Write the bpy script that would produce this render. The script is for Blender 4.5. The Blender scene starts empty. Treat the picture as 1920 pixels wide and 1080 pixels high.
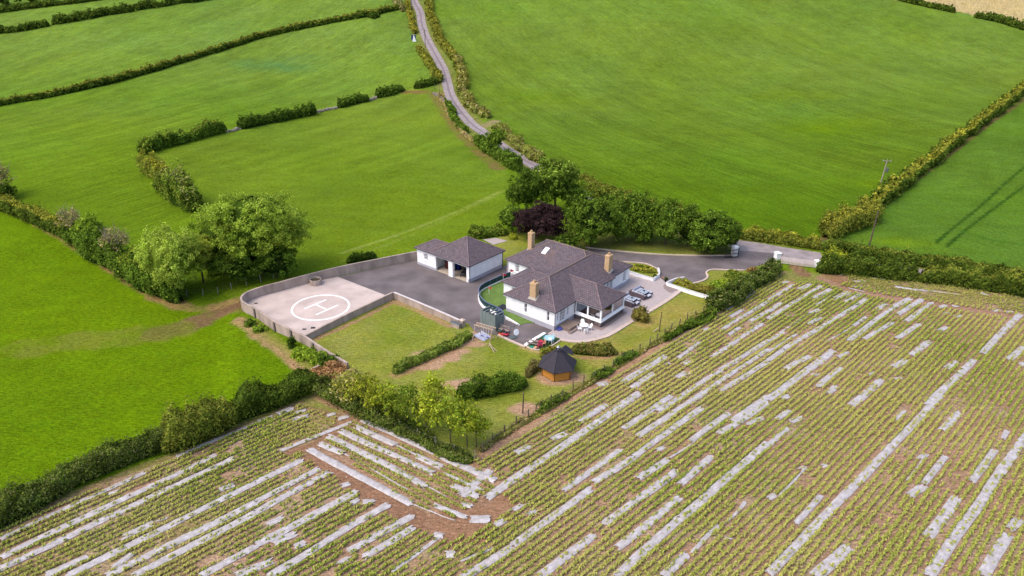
import bpy, math, random
import numpy as np
from mathutils import Matrix, Vector

random.seed(7)
rng = np.random.default_rng(11)
SC = bpy.context.scene
COL = SC.collection

# ------------------------------------------------------------------ camera, world, sun, exposure
CAM_H, F_PX, PITCH, ROLL = 48.0, 1330.0, math.radians(25.3), math.radians(0.7)
_c, _s = math.cos(ROLL), math.sin(ROLL)
_R = np.array([1.0, 0, 0]); _U = np.array([0, math.sin(PITCH), math.cos(PITCH)]); _F = np.array([0, math.cos(PITCH), -math.sin(PITCH)])
CR = _c * _R + _s * _U
CU = -_s * _R + _c * _U
cd = bpy.data.cameras.new('camera'); cam = bpy.data.objects.new('camera', cd); COL.objects.link(cam)
cam.matrix_world = Matrix(((CR[0], CU[0], -_F[0], 0), (CR[1], CU[1], -_F[1], 0), (CR[2], CU[2], -_F[2], CAM_H), (0, 0, 0, 1)))
cd.sensor_width = 36.0; cd.lens = 36.0 * F_PX / 1920.0
cd.clip_start = 0.5; cd.clip_end = 3000
SC.camera = cam

SUN_EL, SUN_AZ = math.radians(56), math.radians(-115)      # azimuth measured from +Y towards +X
w = bpy.data.worlds.new('World'); SC.world = w; w.use_nodes = True
nt = w.node_tree; bg = nt.nodes['Background']
sky = nt.nodes.new('ShaderNodeTexSky'); sky.sky_type = 'NISHITA'; sky.sun_disc = False
sky.sun_elevation = SUN_EL; sky.sun_rotation = SUN_AZ
sky.air_density = 1.0; sky.dust_density = 4.0; sky.ozone_density = 0.6
nt.links.new(sky.outputs[0], bg.inputs[0]); bg.inputs[1].default_value = 0.15
sl = bpy.data.lights.new('sun', 'SUN'); sl.energy = 0.6; sl.angle = math.radians(35); sl.color = (1.0, 0.96, 0.9)
so = bpy.data.objects.new('sun', sl); COL.objects.link(so)
sd = Vector((math.sin(SUN_AZ) * math.cos(SUN_EL), math.cos(SUN_AZ) * math.cos(SUN_EL), math.sin(SUN_EL)))
so.rotation_euler = sd.to_track_quat('Z', 'Y').to_euler(); so.location = (0, 0, 90)
SC.view_settings.view_transform = 'Standard'; SC.view_settings.look = 'None'
SC.view_settings.gamma = 1; SC.view_settings.exposure = 1.13; SC.view_settings.use_curve_mapping = False
SC.render.engine = 'CYCLES'
SC.cycles.max_bounces = 5; SC.cycles.transparent_max_bounces = 12

# ------------------------------------------------------------------ terrain height and picking points on the land
def S(t):
    t = np.clip(t, 0, 1); return t * t * (3 - 2 * t)

def T(x, y):
    x = np.asarray(x, float); y = np.asarray(y, float)
    r = np.maximum(y - 200, 0)
    z = np.where(r < 127, 0.0011 * r * r, 0.0)
    z = np.where((r >= 127) & (r < 230), 17.74 + 0.28 * (r - 127), z)
    q = np.clip(r - 230, 0, 200)
    z = np.where(r >= 230, 46.58 + 0.28 * q - 0.0007 * q * q, z)
    ramp = np.clip((y - 135) / 120, 0, 1)
    z = z + ramp * (1.2 * np.sin(x * .021 + 1) * np.cos(y * .017) + .8 * np.sin(x * .05 + y * .031))
    d = S((-37.0 - 0.35 * (y - 85) - x) / 4.0) * S((122 - y) / 14) * S((y - 62) / 12)
    return z - 0.7 * d

def ray(px, py):
    a = px - 960.0; b = -(py - 540.0)
    return a * CR + b * CU + F_PX * _F

_ts = np.concatenate([np.linspace(30, 220, 500), np.linspace(221, 900, 900)]) / F_PX

def P(px, py, dz=0.0):
    d = ray(px, py)
    X = d[None, :] * _ts[:, None]
    g = CAM_H + X[:, 2] - T(X[:, 0], X[:, 1])
    i = int(np.argmax(g < 0))
    if not (g < 0).any(): i = len(g) - 1
    i = max(i, 1)
    f = g[i - 1] / (g[i - 1] - g[i] + 1e-9)
    p = X[i - 1] + (X[i] - X[i - 1]) * f
    return np.array([p[0], p[1], CAM_H + p[2] + dz])

def PZ(px, py, z):
    d = ray(px, py); t = (z - CAM_H) / d[2]
    return np.array([d[0] * t, d[1] * t, z])

def PP(pts): return np.array([P(*p) for p in pts])

def zm(o, s, *v):      # points written on an enlarged crop of the survey picture
    return [(o[0] + a / s, o[1] + b / s) for a, b in v]

# ------------------------------------------------------------------ materials
def lin(c):
    return tuple(((v / 255) / 12.92 if v / 255 <= .04045 else ((v / 255 + .055) / 1.055) ** 2.4) for v in c)

MATS = {}
def mat(name, col, rough=.8, nscale=0, namt=.0, bump=0, metal=0, col2=None, spec=.3, stretch=None, detail=6):
    if name in MATS: return MATS[name]
    m = bpy.data.materials.new(name); m.use_nodes = True; MATS[name] = m
    n = m.node_tree.nodes; l = m.node_tree.links; b = n['Principled BSDF']
    c = col if max(col) <= 1 else tuple(v * .62 for v in lin(col))
    b.inputs['Base Color'].default_value = (*c, 1); b.inputs['Roughness'].default_value = rough
    b.inputs['Metallic'].default_value = metal; b.inputs['Specular IOR Level'].default_value = spec
    if nscale:
        tc = n.new('ShaderNodeTexCoord'); mp = n.new('ShaderNodeMapping')
        l.new(tc.outputs['Object'], mp.inputs[0])
        if stretch: mp.inputs['Scale'].default_value = stretch
        nz = n.new('ShaderNodeTexNoise'); nz.inputs['Scale'].default_value = nscale; nz.inputs['Detail'].default_value = detail
        l.new(mp.outputs[0], nz.inputs[0])
        mx = n.new('ShaderNodeMix'); mx.data_type = 'RGBA'
        c2 = (tuple(v * .62 for v in lin(col2)) if max(col2) > 1 else col2) if col2 else tuple(v * (1 - namt) for v in c)
        mx.inputs['A'].default_value = (*c2, 1); mx.inputs['B'].default_value = (*[min(v * (1 + namt * .5), 1) for v in c], 1)
        rp = n.new('ShaderNodeMapRange'); rp.inputs[1].default_value = .32; rp.inputs[2].default_value = .68
        l.new(nz.outputs[0], rp.inputs[0]); l.new(rp.outputs[0], mx.inputs['Factor']); l.new(mx.outputs['Result'], b.inputs['Base Color'])
        if bump:
            bp = n.new('ShaderNodeBump'); bp.inputs['Strength'].default_value = .6; bp.inputs['Distance'].default_value = bump
            l.new(nz.outputs[0], bp.inputs['Height']); l.new(bp.outputs[0], b.inputs['Normal'])
    return m

def mat_ground():
    m = bpy.data.materials.new('ground_cover'); m.use_nodes = True
    n = m.node_tree.nodes; l = m.node_tree.links; b = n['Principled BSDF']
    b.inputs['Roughness'].default_value = 1; b.inputs['Specular IOR Level'].default_value = 0.02
    at = n.new('ShaderNodeAttribute'); at.attribute_name = 'Col'
    am = n.new('ShaderNodeAttribute'); am.attribute_name = 'Soil'
    tc = n.new('ShaderNodeTexCoord')
    def noise(scale, det, st=None, rot=0):
        mp = n.new('ShaderNodeMapping'); l.new(tc.outputs['Object'], mp.inputs[0])
        if st: mp.inputs['Scale'].default_value = st
        mp.inputs['Rotation'].default_value = (0, 0, rot)
        z = n.new('ShaderNodeTexNoise'); z.inputs['Scale'].default_value = scale; z.inputs['Detail'].default_value = det
        z.inputs['Roughness'].default_value = .65
        l.new(mp.outputs[0], z.inputs[0]); return z
    a = noise(1.5, 9, (1, 2.6, 1), .30); c = noise(.16, 7, (1, 2.6, 1), .25); f = noise(5.5, 4)
    def mr(src, lo, hi, a0=.3, a1=.7):
        r = n.new('ShaderNodeMapRange'); r.inputs[1].default_value = a0; r.inputs[2].default_value = a1
        r.inputs[3].default_value = lo; r.inputs[4].default_value = hi; l.new(src.outputs[0], r.inputs[0]); return r
    def mul(x, y):
        q = n.new('ShaderNodeMath'); q.operation = 'MULTIPLY'; l.new(x.outputs[0], q.inputs[0]); l.new(y.outputs[0], q.inputs[1]); return q
    def streak(rot, across):
        mp = n.new('ShaderNodeMapping'); mp.vector_type = 'TEXTURE'; l.new(tc.outputs['Object'], mp.inputs[0])
        mp.inputs['Rotation'].default_value = (0, 0, rot); mp.inputs['Scale'].default_value = (16, across, 1)
        z = n.new('ShaderNodeTexNoise'); z.inputs['Scale'].default_value = 1.0; z.inputs['Detail'].default_value = 4; z.inputs['Roughness'].default_value = .6; l.new(mp.outputs[0], z.inputs[0]); return z
    asd = n.new('ShaderNodeAttribute'); asd.attribute_name = 'Side'
    sm = n.new('ShaderNodeMix'); l.new(asd.outputs['Fac'], sm.inputs['Factor']); l.new(streak(math.radians(62), .7).outputs[0], sm.inputs['A']); l.new(streak(math.radians(-62), .5).outputs[0], sm.inputs['B'])
    adr = n.new('ShaderNodeAttribute'); adr.attribute_name = 'Drill'
    dr = n.new('ShaderNodeMix'); dr.inputs['A'].default_value = 1.0; l.new(adr.outputs['Fac'], dr.inputs['Factor']); l.new(mr(sm, .76, 1.24).outputs[0], dr.inputs['B'])
    k = mul(mul(mul(dr, mr(a, .74, 1.26, .38, .62)), mr(c, .88, 1.12)), mr(f, .7, 1.3, .36, .64))
    # grass: hue wanders between yellow green and blue green
    hs = n.new('ShaderNodeVectorMath'); hs.operation = 'MULTIPLY'
    cb = n.new('ShaderNodeCombineXYZ')
    l.new(mr(noise(.5, 6, (1, 1.7, 1), .2), .92, 1.08).outputs[0], cb.inputs[0]); cb.inputs[1].default_value = 1
    l.new(mr(noise(.33, 5), .75, 1.3).outputs[0], cb.inputs[2])
    l.new(at.outputs['Color'], hs.inputs[0]); l.new(cb.outputs[0], hs.inputs[1])
    mx = n.new('ShaderNodeMix'); mx.data_type = 'RGBA'
    l.new(hs.outputs[0], mx.inputs['A']); l.new(at.outputs['Color'], mx.inputs['B']); l.new(am.outputs['Fac'], mx.inputs['Factor'])
    sc = n.new('ShaderNodeVectorMath'); sc.operation = 'SCALE'
    l.new(mx.outputs['Result'], sc.inputs[0]); l.new(k.outputs[0], sc.inputs['Scale'])
    l.new(sc.outputs[0], b.inputs['Base Color'])
    bp = n.new('ShaderNodeBump'); bp.inputs['Strength'].default_value = .8; bp.inputs['Distance'].default_value = .12
    l.new(a.outputs[0], bp.inputs['Height'])
    bp2 = n.new('ShaderNodeBump'); bp2.inputs['Strength'].default_value = .7; bp2.inputs['Distance'].default_value = .05
    l.new(f.outputs[0], bp2.inputs['Height']); l.new(bp.outputs[0], bp2.inputs['Normal']); l.new(bp2.outputs[0], b.inputs['Normal'])
    return m

def mat_leaf(name='leaf', trans=.35):
    m = bpy.data.materials.new(name); m.use_nodes = True
    n = m.node_tree.nodes; l = m.node_tree.links; n.remove(n['Principled BSDF'])
    out = n['Material Output']
    at = n.new('ShaderNodeAttribute'); at.attribute_name = 'Col'
    d = n.new('ShaderNodeBsdfDiffuse'); t = n.new('ShaderNodeBsdfTranslucent'); mx = n.new('ShaderNodeMixShader')
    mx.inputs[0].default_value = trans
    l.new(at.outputs['Color'], d.inputs[0]); l.new(at.outputs['Color'], t.inputs[0])
    l.new(d.outputs[0], mx.inputs[1]); l.new(t.outputs[0], mx.inputs[2]); l.new(mx.outputs[0], out.inputs[0])
    return m

def mat_roof():
    m = bpy.data.materials.new('roof_tiles'); m.use_nodes = True
    n = m.node_tree.nodes; l = m.node_tree.links; b = n['Principled BSDF']; b.inputs['Roughness'].default_value = .75
    b.inputs['Specular IOR Level'].default_value = .25
    uv = n.new('ShaderNodeUVMap'); br = n.new('ShaderNodeTexBrick'); l.new(uv.outputs[0], br.inputs[0])
    br.inputs['Color1'].default_value = (*lin((105, 93, 98)), 1); br.inputs['Color2'].default_value = (*lin((86, 76, 82)), 1)
    br.inputs['Mortar'].default_value = (*lin((64, 56, 60)), 1); br.inputs['Scale'].default_value = 1
    br.inputs['Brick Width'].default_value = .34; br.inputs['Row Height'].default_value = .3; br.inputs['Mortar Size'].default_value = .035
    br.inputs['Mortar Smooth'].default_value = .4
    tc = n.new('ShaderNodeTexCoord')
    nz = n.new('ShaderNodeTexNoise'); nz.inputs['Scale'].default_value = .55; nz.inputs['Detail'].default_value = 8; l.new(tc.outputs['Object'], nz.inputs[0])
    nf = n.new('ShaderNodeTexNoise'); nf.inputs['Scale'].default_value = 5; nf.inputs['Detail'].default_value = 6; l.new(tc.outputs['Object'], nf.inputs[0])
    r1 = n.new('ShaderNodeMapRange'); r1.inputs[1].default_value = .3; r1.inputs[2].default_value = .7; r1.inputs[3].default_value = .84; r1.inputs[4].default_value = 1.16
    l.new(nf.outputs[0], r1.inputs[0])
    sc = n.new('ShaderNodeVectorMath'); sc.operation = 'SCALE'; l.new(br.outputs[0], sc.inputs[0]); l.new(r1.outputs[0], sc.inputs['Scale'])
    # lichen, thicker towards the ridge (attribute Lichen is painted per vertex)
    at = n.new('ShaderNodeAttribute'); at.attribute_name = 'Lichen'
    r2 = n.new('ShaderNodeMapRange'); r2.inputs[1].default_value = .56; r2.inputs[2].default_value = .8; l.new(nz.outputs[0], r2.inputs[0])
    ml = n.new('ShaderNodeMath'); ml.operation = 'MULTIPLY'; l.new(r2.outputs[0], ml.inputs[0]); l.new(at.outputs['Fac'], ml.inputs[1])
    mx = n.new('ShaderNodeMix'); mx.data_type = 'RGBA'; l.new(ml.outputs[0], mx.inputs['Factor']); l.new(sc.outputs[0], mx.inputs['A'])
    mx.inputs['B'].default_value = (*lin((126, 92, 66)), 1); l.new(mx.outputs['Result'], b.inputs['Base Color'])
    bp = n.new('ShaderNodeBump'); bp.inputs['Strength'].default_value = .8; bp.inputs['Distance'].default_value = .04
    inv = n.new('ShaderNodeMath'); inv.operation = 'SUBTRACT'; inv.inputs[0].default_value = 1; l.new(br.outputs['Fac'], inv.inputs[1])
    l.new(inv.outputs[0], bp.inputs['Height']); l.new(bp.outputs[0], b.inputs['Normal'])
    return m

def mat_glass():
    m = bpy.data.materials.new('window_glass'); m.use_nodes = True
    n = m.node_tree.nodes; l = m.node_tree.links; n.remove(n['Principled BSDF']); out = n['Material Output']
    g = n.new('ShaderNodeBsdfGlossy'); g.inputs['Roughness'].default_value = .03; g.inputs[0].default_value = (.9, .9, .95, 1)
    t = n.new('ShaderNodeBsdfTransparent'); t.inputs[0].default_value = (.72, .78, .8, 1)
    fr = n.new('ShaderNodeFresnel'); fr.inputs[0].default_value = 1.6
    ad = n.new('ShaderNodeMath'); ad.operation = 'ADD'; ad.inputs[1].default_value = .26; l.new(fr.outputs[0], ad.inputs[0])
    mx = n.new('ShaderNodeMixShader'); l.new(ad.outputs[0], mx.inputs[0]); l.new(t.outputs[0], mx.inputs[1]); l.new(g.outputs[0], mx.inputs[2])
    l.new(mx.outputs[0], out.inputs[0]); return m

def mat_film():
    m = bpy.data.materials.new('plastic_film'); m.use_nodes = True
    n = m.node_tree.nodes; l = m.node_tree.links; b = n['Principled BSDF']; out = n['Material Output']
    tc = n.new('ShaderNodeTexCoord')
    m1 = n.new('ShaderNodeMapping'); m1.vector_type = 'TEXTURE'; m1.inputs['Rotation'].default_value = (0, 0, math.radians(44)); m1.inputs['Scale'].default_value = (2.6, .55, 1)
    l.new(tc.outputs['Object'], m1.inputs[0])
    nz = n.new('ShaderNodeTexNoise'); nz.inputs['Scale'].default_value = 3.0; nz.inputs['Detail'].default_value = 7; l.new(m1.outputs[0], nz.inputs[0])
    n2 = n.new('ShaderNodeTexNoise'); n2.inputs['Scale'].default_value = 1.6; n2.inputs['Detail'].default_value = 6; n2.inputs['Roughness'].default_value = .7; l.new(tc.outputs['Object'], n2.inputs[0])
    cr = n.new('ShaderNodeMix'); cr.data_type = 'RGBA'; cr.inputs['A'].default_value = (.34, .31, .295, 1); cr.inputs['B'].default_value = (.445, .42, .43, 1)
    rc = n.new('ShaderNodeMapRange'); rc.inputs[1].default_value = .36; rc.inputs[2].default_value = .6; l.new(n2.outputs[0], rc.inputs[0]); l.new(rc.outputs[0], cr.inputs['Factor']); l.new(cr.outputs['Result'], b.inputs['Base Color'])
    b.inputs['Roughness'].default_value = .4; b.inputs['Specular IOR Level'].default_value = .4
    bp = n.new('ShaderNodeBump'); bp.inputs['Strength'].default_value = .8; bp.inputs['Distance'].default_value = .07
    l.new(nz.outputs[0], bp.inputs['Height']); l.new(bp.outputs[0], b.inputs['Normal'])
    t = n.new('ShaderNodeBsdfTransparent'); mx = n.new('ShaderNodeMixShader')
    ad = n.new('ShaderNodeMath'); ad.operation = 'ADD'; l.new(nz.outputs[0], ad.inputs[0]); l.new(n2.outputs[0], ad.inputs[1])
    r = n.new('ShaderNodeMapRange'); r.inputs[1].default_value = .74; r.inputs[2].default_value = 1.2; r.inputs[3].default_value = .72; r.inputs[4].default_value = .97
    l.new(ad.outputs[0], r.inputs[0]); l.new(r.outputs[0], mx.inputs[0]); l.new(t.outputs[0], mx.inputs[1]); l.new(b.outputs[0], mx.inputs[2])
    l.new(mx.outputs[0], out.inputs[0]); return m

def mat_stone():
    m = bpy.data.materials.new('rubble_stone'); m.use_nodes = True
    n = m.node_tree.nodes; l = m.node_tree.links; b = n['Principled BSDF']; b.inputs['Roughness'].default_value = .9
    tc = n.new('ShaderNodeTexCoord'); v = n.new('ShaderNodeTexVoronoi'); v.inputs['Scale'].default_value = 3.0; l.new(tc.outputs['Object'], v.inputs[0])
    cr = n.new('ShaderNodeValToRGB'); l.new(v.outputs['Color'], cr.inputs[0])
    cr.color_ramp.elements[0].color = (*lin((66, 58, 60)), 1); cr.color_ramp.elements[1].color = (*lin((120, 106, 102)), 1)
    e = n.new('ShaderNodeTexVoronoi'); e.feature = 'DISTANCE_TO_EDGE'; e.inputs['Scale'].default_value = 3.0; l.new(tc.outputs['Object'], e.inputs[0])
    r = n.new('ShaderNodeMapRange'); r.inputs[2].default_value = .06; l.new(e.outputs[0], r.inputs[0])
    mx = n.new('ShaderNodeMix'); mx.data_type = 'RGBA'; mx.inputs['A'].default_value = (*lin((48, 42, 44)), 1)
    l.new(cr.outputs[0], mx.inputs['B']); l.new(r.outputs[0], mx.inputs['Factor']); l.new(mx.outputs['Result'], b.inputs['Base Color'])
    bp = n.new('ShaderNodeBump'); bp.inputs['Distance'].default_value = .04; l.new(r.outputs[0], bp.inputs['Height']); l.new(bp.outputs[0], b.inputs['Normal'])
    return m

M_GROUND = mat_ground(); M_LEAF = mat_leaf(); M_ROOF = mat_roof(); M_GLASS = mat_glass(); M_FILM = mat_film(); M_STONE = mat_stone()
M_WHITE = mat('white_render', (.80, .79, .80), .85, .9, .05, .004, col2=(.70, .69, .71))
M_PLINTH = mat('grey_plinth_paint', (200, 198, 210), .8, 1.2, .10)
M_UPVC = mat('white_plastic', (.82, .82, .84), .4)
M_DARK = mat('dark_interior', (40, 40, 46), .9)
M_SILVER = mat('grey_metal', (140, 145, 150), .4, metal=.6)
M_BARK = mat('bark', (98, 84, 68), .95, 3, .4, .03)
M_TWIG = mat('pale_twigs', (165, 150, 128), .9, 3, .3)
M_WOODPOLE = mat('weathered_pole', (112, 98, 80), .9, 4, .3, .01)
M_POST = mat('fence_post_wood', (118, 104, 88), .9, 5, .35, .01)
M_CONC = mat('weathered_concrete', (196, 176, 164), .9, .9, .32, .01, stretch=(1, 1, .35))
M_PAD = mat('pad_concrete', (222, 203, 195), .9, .35, .2, .006, detail=10)
M_TARMAC = mat('tarmac', (126, 116, 117), .85, .28, .34, .01, detail=12)
M_ROAD = mat('lane_tarmac', (170, 158, 158), .9, .6, .25, .01)
M_PAINT = mat('white_line_paint', (.80, .80, .80), .7, 3, .12)
M_CREAM = mat('cream_kerb', (222, 200, 186), .85, 2, .12)
M_PAVE = mat('patio_paving', (196, 182, 180), .85, 2.2, .10, .003)
M_PAVE2 = mat('darker_paving', (156, 138, 134), .85, 3, .12, .003)
M_BUFF = mat('buff_brick', (222, 186, 144), .9, 3, .16, .004)
M_BUFF2 = mat('chimney_flashing', (196, 186, 176), .8)
M_TURF = mat('artificial_turf', (112, 142, 66), .95, 1.3, .18, .01)
M_TURF2 = mat('dark_play_turf', (56, 92, 40), .95, 3, .2, .01)
M_GFENCE = mat('dark_green_mesh', (38, 74, 72), .7, 3, .2)
M_GREYBLUE = mat('blue_grey_rail', (120, 132, 168), .5)
M_SLAT = mat('grey_green_boards', (138, 150, 148), .85, 3, .2, .005, stretch=(1, 1, .2))
M_FRAMEWOOD = mat('pale_frame_timber', (206, 180, 158), .85, 4, .15)
M_HUT = mat('orange_log_boards', (226, 156, 66), .75, 2.5, .18, .005, stretch=(.4, .4, 3))
M_HUTROOF = mat('dark_bitumen_shingle', (60, 56, 66), .8, 3, .2, .01)
M_RATTAN = mat('dark_rattan', (112, 98, 104), .8, 12, .35, .01)
M_CUSH = mat('pale_grey_cushion', (206, 210, 226), .9, 6, .06)
M_TABLEGLASS = mat('grey_glass_top', (176, 186, 200), .12, spec=.6)
M_BLACK = mat('black_metal', (34, 34, 44), .5, spec=.4)
M_RED = mat('red_plastic', (206, 44, 74), .5); M_PINK = mat('pink_plastic', (214, 80, 120), .5)
M_TEAL = mat('teal_plastic', (30, 160, 130), .5); M_SKYB = mat('pale_blue_plastic', (176, 220, 232), .5)
M_ORANGE = mat('orange_cloth', (232, 98, 54), .7); M_PEACH = mat('peach_plastic', (226, 176, 140), .6)
M_BLUE = mat('blue_tarpaulin', (74, 84, 160), .6); M_DBLUE = mat('dark_blue_plastic', (24, 44, 120), .5)
M_MAROON = mat('maroon_cabinet', (94, 40, 44), .6); M_MATB = mat('blue_grey_mat', (150, 156, 190), .8, 6, .45, col2=(222, 224, 236))
M_BIN = mat('grey_bin_plastic', (98, 110, 112), .6)
M_SOILHEAP = mat('reddish_soil', (168, 122, 92), .95, 1.5, .3, .05)

# ------------------------------------------------------------------ object helpers
def tag(o, label=None, cat=None, group=None, kind=None):
    if label: o['label'] = label
    if cat: o['category'] = cat
    if group: o['group'] = group
    if kind: o['kind'] = kind
    return o

def empty(name, loc=(0, 0, 0), rz=0, label=None, cat=None, group=None):
    o = bpy.data.objects.new(name, None); COL.objects.link(o); o.location = loc; o.rotation_euler = (0, 0, rz)
    o.empty_display_size = .3
    return tag(o, label, cat, group)

def mesh_np(name, V, F, mats, cols=None, parent=None, mi=None, smooth=False, soil=None, side=None, drill=None):
    """V (n,3), F (m,k) array with constant k."""
    me = bpy.data.meshes.new(name); V = np.asarray(V, np.float32); F = np.asarray(F, np.int32)
    n, k = F.shape
    me.vertices.add(len(V)); me.vertices.foreach_set('co', V.ravel())
    me.loops.add(n * k); me.loops.foreach_set('vertex_index', F.ravel())
    me.polygons.add(n); me.polygons.foreach_set('loop_start', np.arange(0, n * k, k, dtype=np.int32))
    try: me.polygons.foreach_set('loop_total', np.full(n, k, np.int32))
    except Exception: pass
    if mi is not None: me.polygons.foreach_set('material_index', np.asarray(mi, np.int32))
    me.polygons.foreach_set('use_smooth', np.full(n, bool(smooth)))
    if cols is not None:
        a = me.attributes.new('Col', 'FLOAT_COLOR', 'POINT')
        c = np.ones((len(V), 4), np.float32); c[:, :3] = cols; a.data.foreach_set('color', c.ravel())
    if soil is not None:
        a = me.attributes.new('Soil', 'FLOAT', 'POINT'); a.data.foreach_set('value', np.asarray(soil, np.float32))
    if side is not None:
        a = me.attributes.new('Side', 'FLOAT', 'POINT'); a.data.foreach_set('value', np.asarray(side, np.float32))
    if drill is not None:
        a = me.attributes.new('Drill', 'FLOAT', 'POINT'); a.data.foreach_set('value', np.asarray(drill, np.float32))
    me.update(calc_edges=True)
    for m in (mats if isinstance(mats, (list, tuple)) else [mats]): me.materials.append(m)
    o = bpy.data.objects.new(name, me); COL.objects.link(o)
    if parent: o.parent = parent
    return o

class MB:
    def __init__(s): s.v = []; s.f = []; s.m = []; s.cm = 0
    def add(s, vs, fs):
        b = len(s.v); s.v += [tuple(v) for v in vs]; s.f += [tuple(i + b for i in f) for f in fs]; s.m += [s.cm] * len(fs); return s
    def box(s, x0, y0, z0, x1, y1, z1):
        return s.add([(x0, y0, z0), (x1, y0, z0), (x1, y1, z0), (x0, y1, z0), (x0, y0, z1), (x1, y0, z1), (x1, y1, z1), (x0, y1, z1)],
                     [(0, 3, 2, 1), (4, 5, 6, 7), (0, 1, 5, 4), (1, 2, 6, 5), (2, 3, 7, 6), (3, 0, 4, 7)])
    def bevbox(s, x0, y0, z0, x1, y1, z1, b=.04):
        vs = []; 
        for z, i in ((z0, b), (z0 + b, 0), (z1 - b, 0), (z1, b)):
            vs += [(x0 + i, y0 + i, z), (x1 - i, y0 + i, z), (x1 - i, y1 - i, z), (x0 + i, y1 - i, z)]
        fs = [(3, 2, 1, 0), (12, 13, 14, 15)]
        for k in range(3):
            for j in range(4): fs.append((k * 4 + j, k * 4 + (j + 1) % 4, k * 4 + 4 + (j + 1) % 4, k * 4 + 4 + j))
        return s.add(vs, fs)
    def tube(s, a, b, r0, r1=None, n=8, cap=True):
        a = Vector(a); b = Vector(b); r1 = r0 if r1 is None else r1
        d = (b - a).normalized(); u = d.orthogonal().normalized(); w_ = d.cross(u)
        vs = [a + (u * math.cos(t) + w_ * math.sin(t)) * r0 for t in [2 * math.pi * i / n for i in range(n)]]
        vs += [b + (u * math.cos(t) + w_ * math.sin(t)) * r1 for t in [2 * math.pi * i / n for i in range(n)]]
        fs = [(i, (i + 1) % n, n + (i + 1) % n, n + i) for i in range(n)]
        if cap: fs += [tuple(range(n))[::-1], tuple(range(n, 2 * n))]
        return s.add(vs, fs)
    def prism(s, poly, z0, z1):
        n = len(poly); z0 = [z0] * n if np.isscalar(z0) else z0; z1 = [z1] * n if np.isscalar(z1) else z1
        vs = [(p[0], p[1], z) for p, z in zip(poly, z0)] + [(p[0], p[1], z) for p, z in zip(poly, z1)]
        return s.add(vs, [tuple(range(n))[::-1], tuple(range(n, 2 * n))] + [(i, (i + 1) % n, n + (i + 1) % n, n + i) for i in range(n)])
    def lathe(s, prof, n=16, c=(0, 0, 0)):
        vs = [(c[0] + r * math.cos(2 * math.pi * i / n), c[1] + r * math.sin(2 * math.pi * i / n), c[2] + z) for r, z in prof for i in range(n)]
        fs = [(k * n + i, k * n + (i + 1) % n, (k + 1) * n + (i + 1) % n, (k + 1) * n + i) for k in range(len(prof) - 1) for i in range(n)]
        fs += [tuple(range(n))[::-1], tuple(range((len(prof) - 1) * n, len(prof) * n))]
        return s.add(vs, fs)
    def build(s, name, mats, parent=None, loc=None, rz=None):
        me = bpy.data.meshes.new(name); me.from_pydata(s.v, [], s.f)
        mats = mats if isinstance(mats, (list, tuple)) else [mats]
        for m in mats: me.materials.append(m)
        if len(mats) > 1: me.polygons.foreach_set('material_index', s.m)
        me.update()
        o = bpy.data.objects.new(name, me); COL.objects.link(o)
        if parent: o.parent = parent
        if loc is not None: o.location = loc
        if rz is not None: o.rotation_euler = (0, 0, rz)
        return o

def copy_tree(o, parent=None):
    c = o.copy(); COL.objects.link(c)
    if parent: c.parent = parent
    for ch in list(o.children): copy_tree(ch, c)
    return c

def smooth_line(P_, step=1.0, closed=False):
    """Catmull-Rom through points, resampled at step metres."""
    P_ = np.asarray(P_, float)
    Q = np.vstack([P_[-1:], P_, P_[:2]]) if closed else np.vstack([2 * P_[0] - P_[1], P_, 2 * P_[-1] - P_[-2]])
    out = []
    n = len(Q) - 3
    for i in range(n):
        a, b, c, d = Q[i:i + 4]
        k = max(2, int(np.linalg.norm(c - b) / step * 2))
        for t in np.linspace(0, 1, k, endpoint=False):
            out.append(.5 * ((2 * b) + (c - a) * t + (2 * a - 5 * b + 4 * c - d) * t * t + (3 * b - a - 3 * c + d) * t ** 3))
    if not closed: out.append(P_[-1])
    out = np.array(out); L = np.r_[0, np.cumsum(np.linalg.norm(np.diff(out, axis=0), axis=1))]
    m = max(2, int(L[-1] / step) + 1); q = np.linspace(0, L[-1], m)
    return np.stack([np.interp(q, L, out[:, j]) for j in range(out.shape[1])], 1)

def side_normals(Q):
    t = np.gradient(Q[:, :2], axis=0); t /= np.linalg.norm(t, axis=1)[:, None] + 1e-9
    return np.stack([-t[:, 1], t[:, 0]], 1)

def strip_sheet(name, Q, wd, dz, m, kind='structure', nx=6, flat=None):
    N = side_normals(Q); wd = np.broadcast_to(wd, len(Q))
    V = []; 
    for j in range(nx + 1):
        o = (j / nx - .5)
        xy = Q[:, :2] + N * (o * wd)[:, None]
        z = (T(xy[:, 0], xy[:, 1]) if flat is None else np.full(len(Q), flat)) + dz
        V.append(np.c_[xy, z])
    V = np.stack(V, 1).reshape(-1, 3); n = len(Q)
    i, j = np.meshgrid(np.arange(n - 1), np.arange(nx), indexing='ij'); a = i * (nx + 1) + j
    F = np.stack([a, a + 1, a + nx + 2, a + nx + 1], -1).reshape(-1, 4)[:, ::-1]
    o = mesh_np(name, V, F, m); o['kind'] = kind; return o

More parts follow.
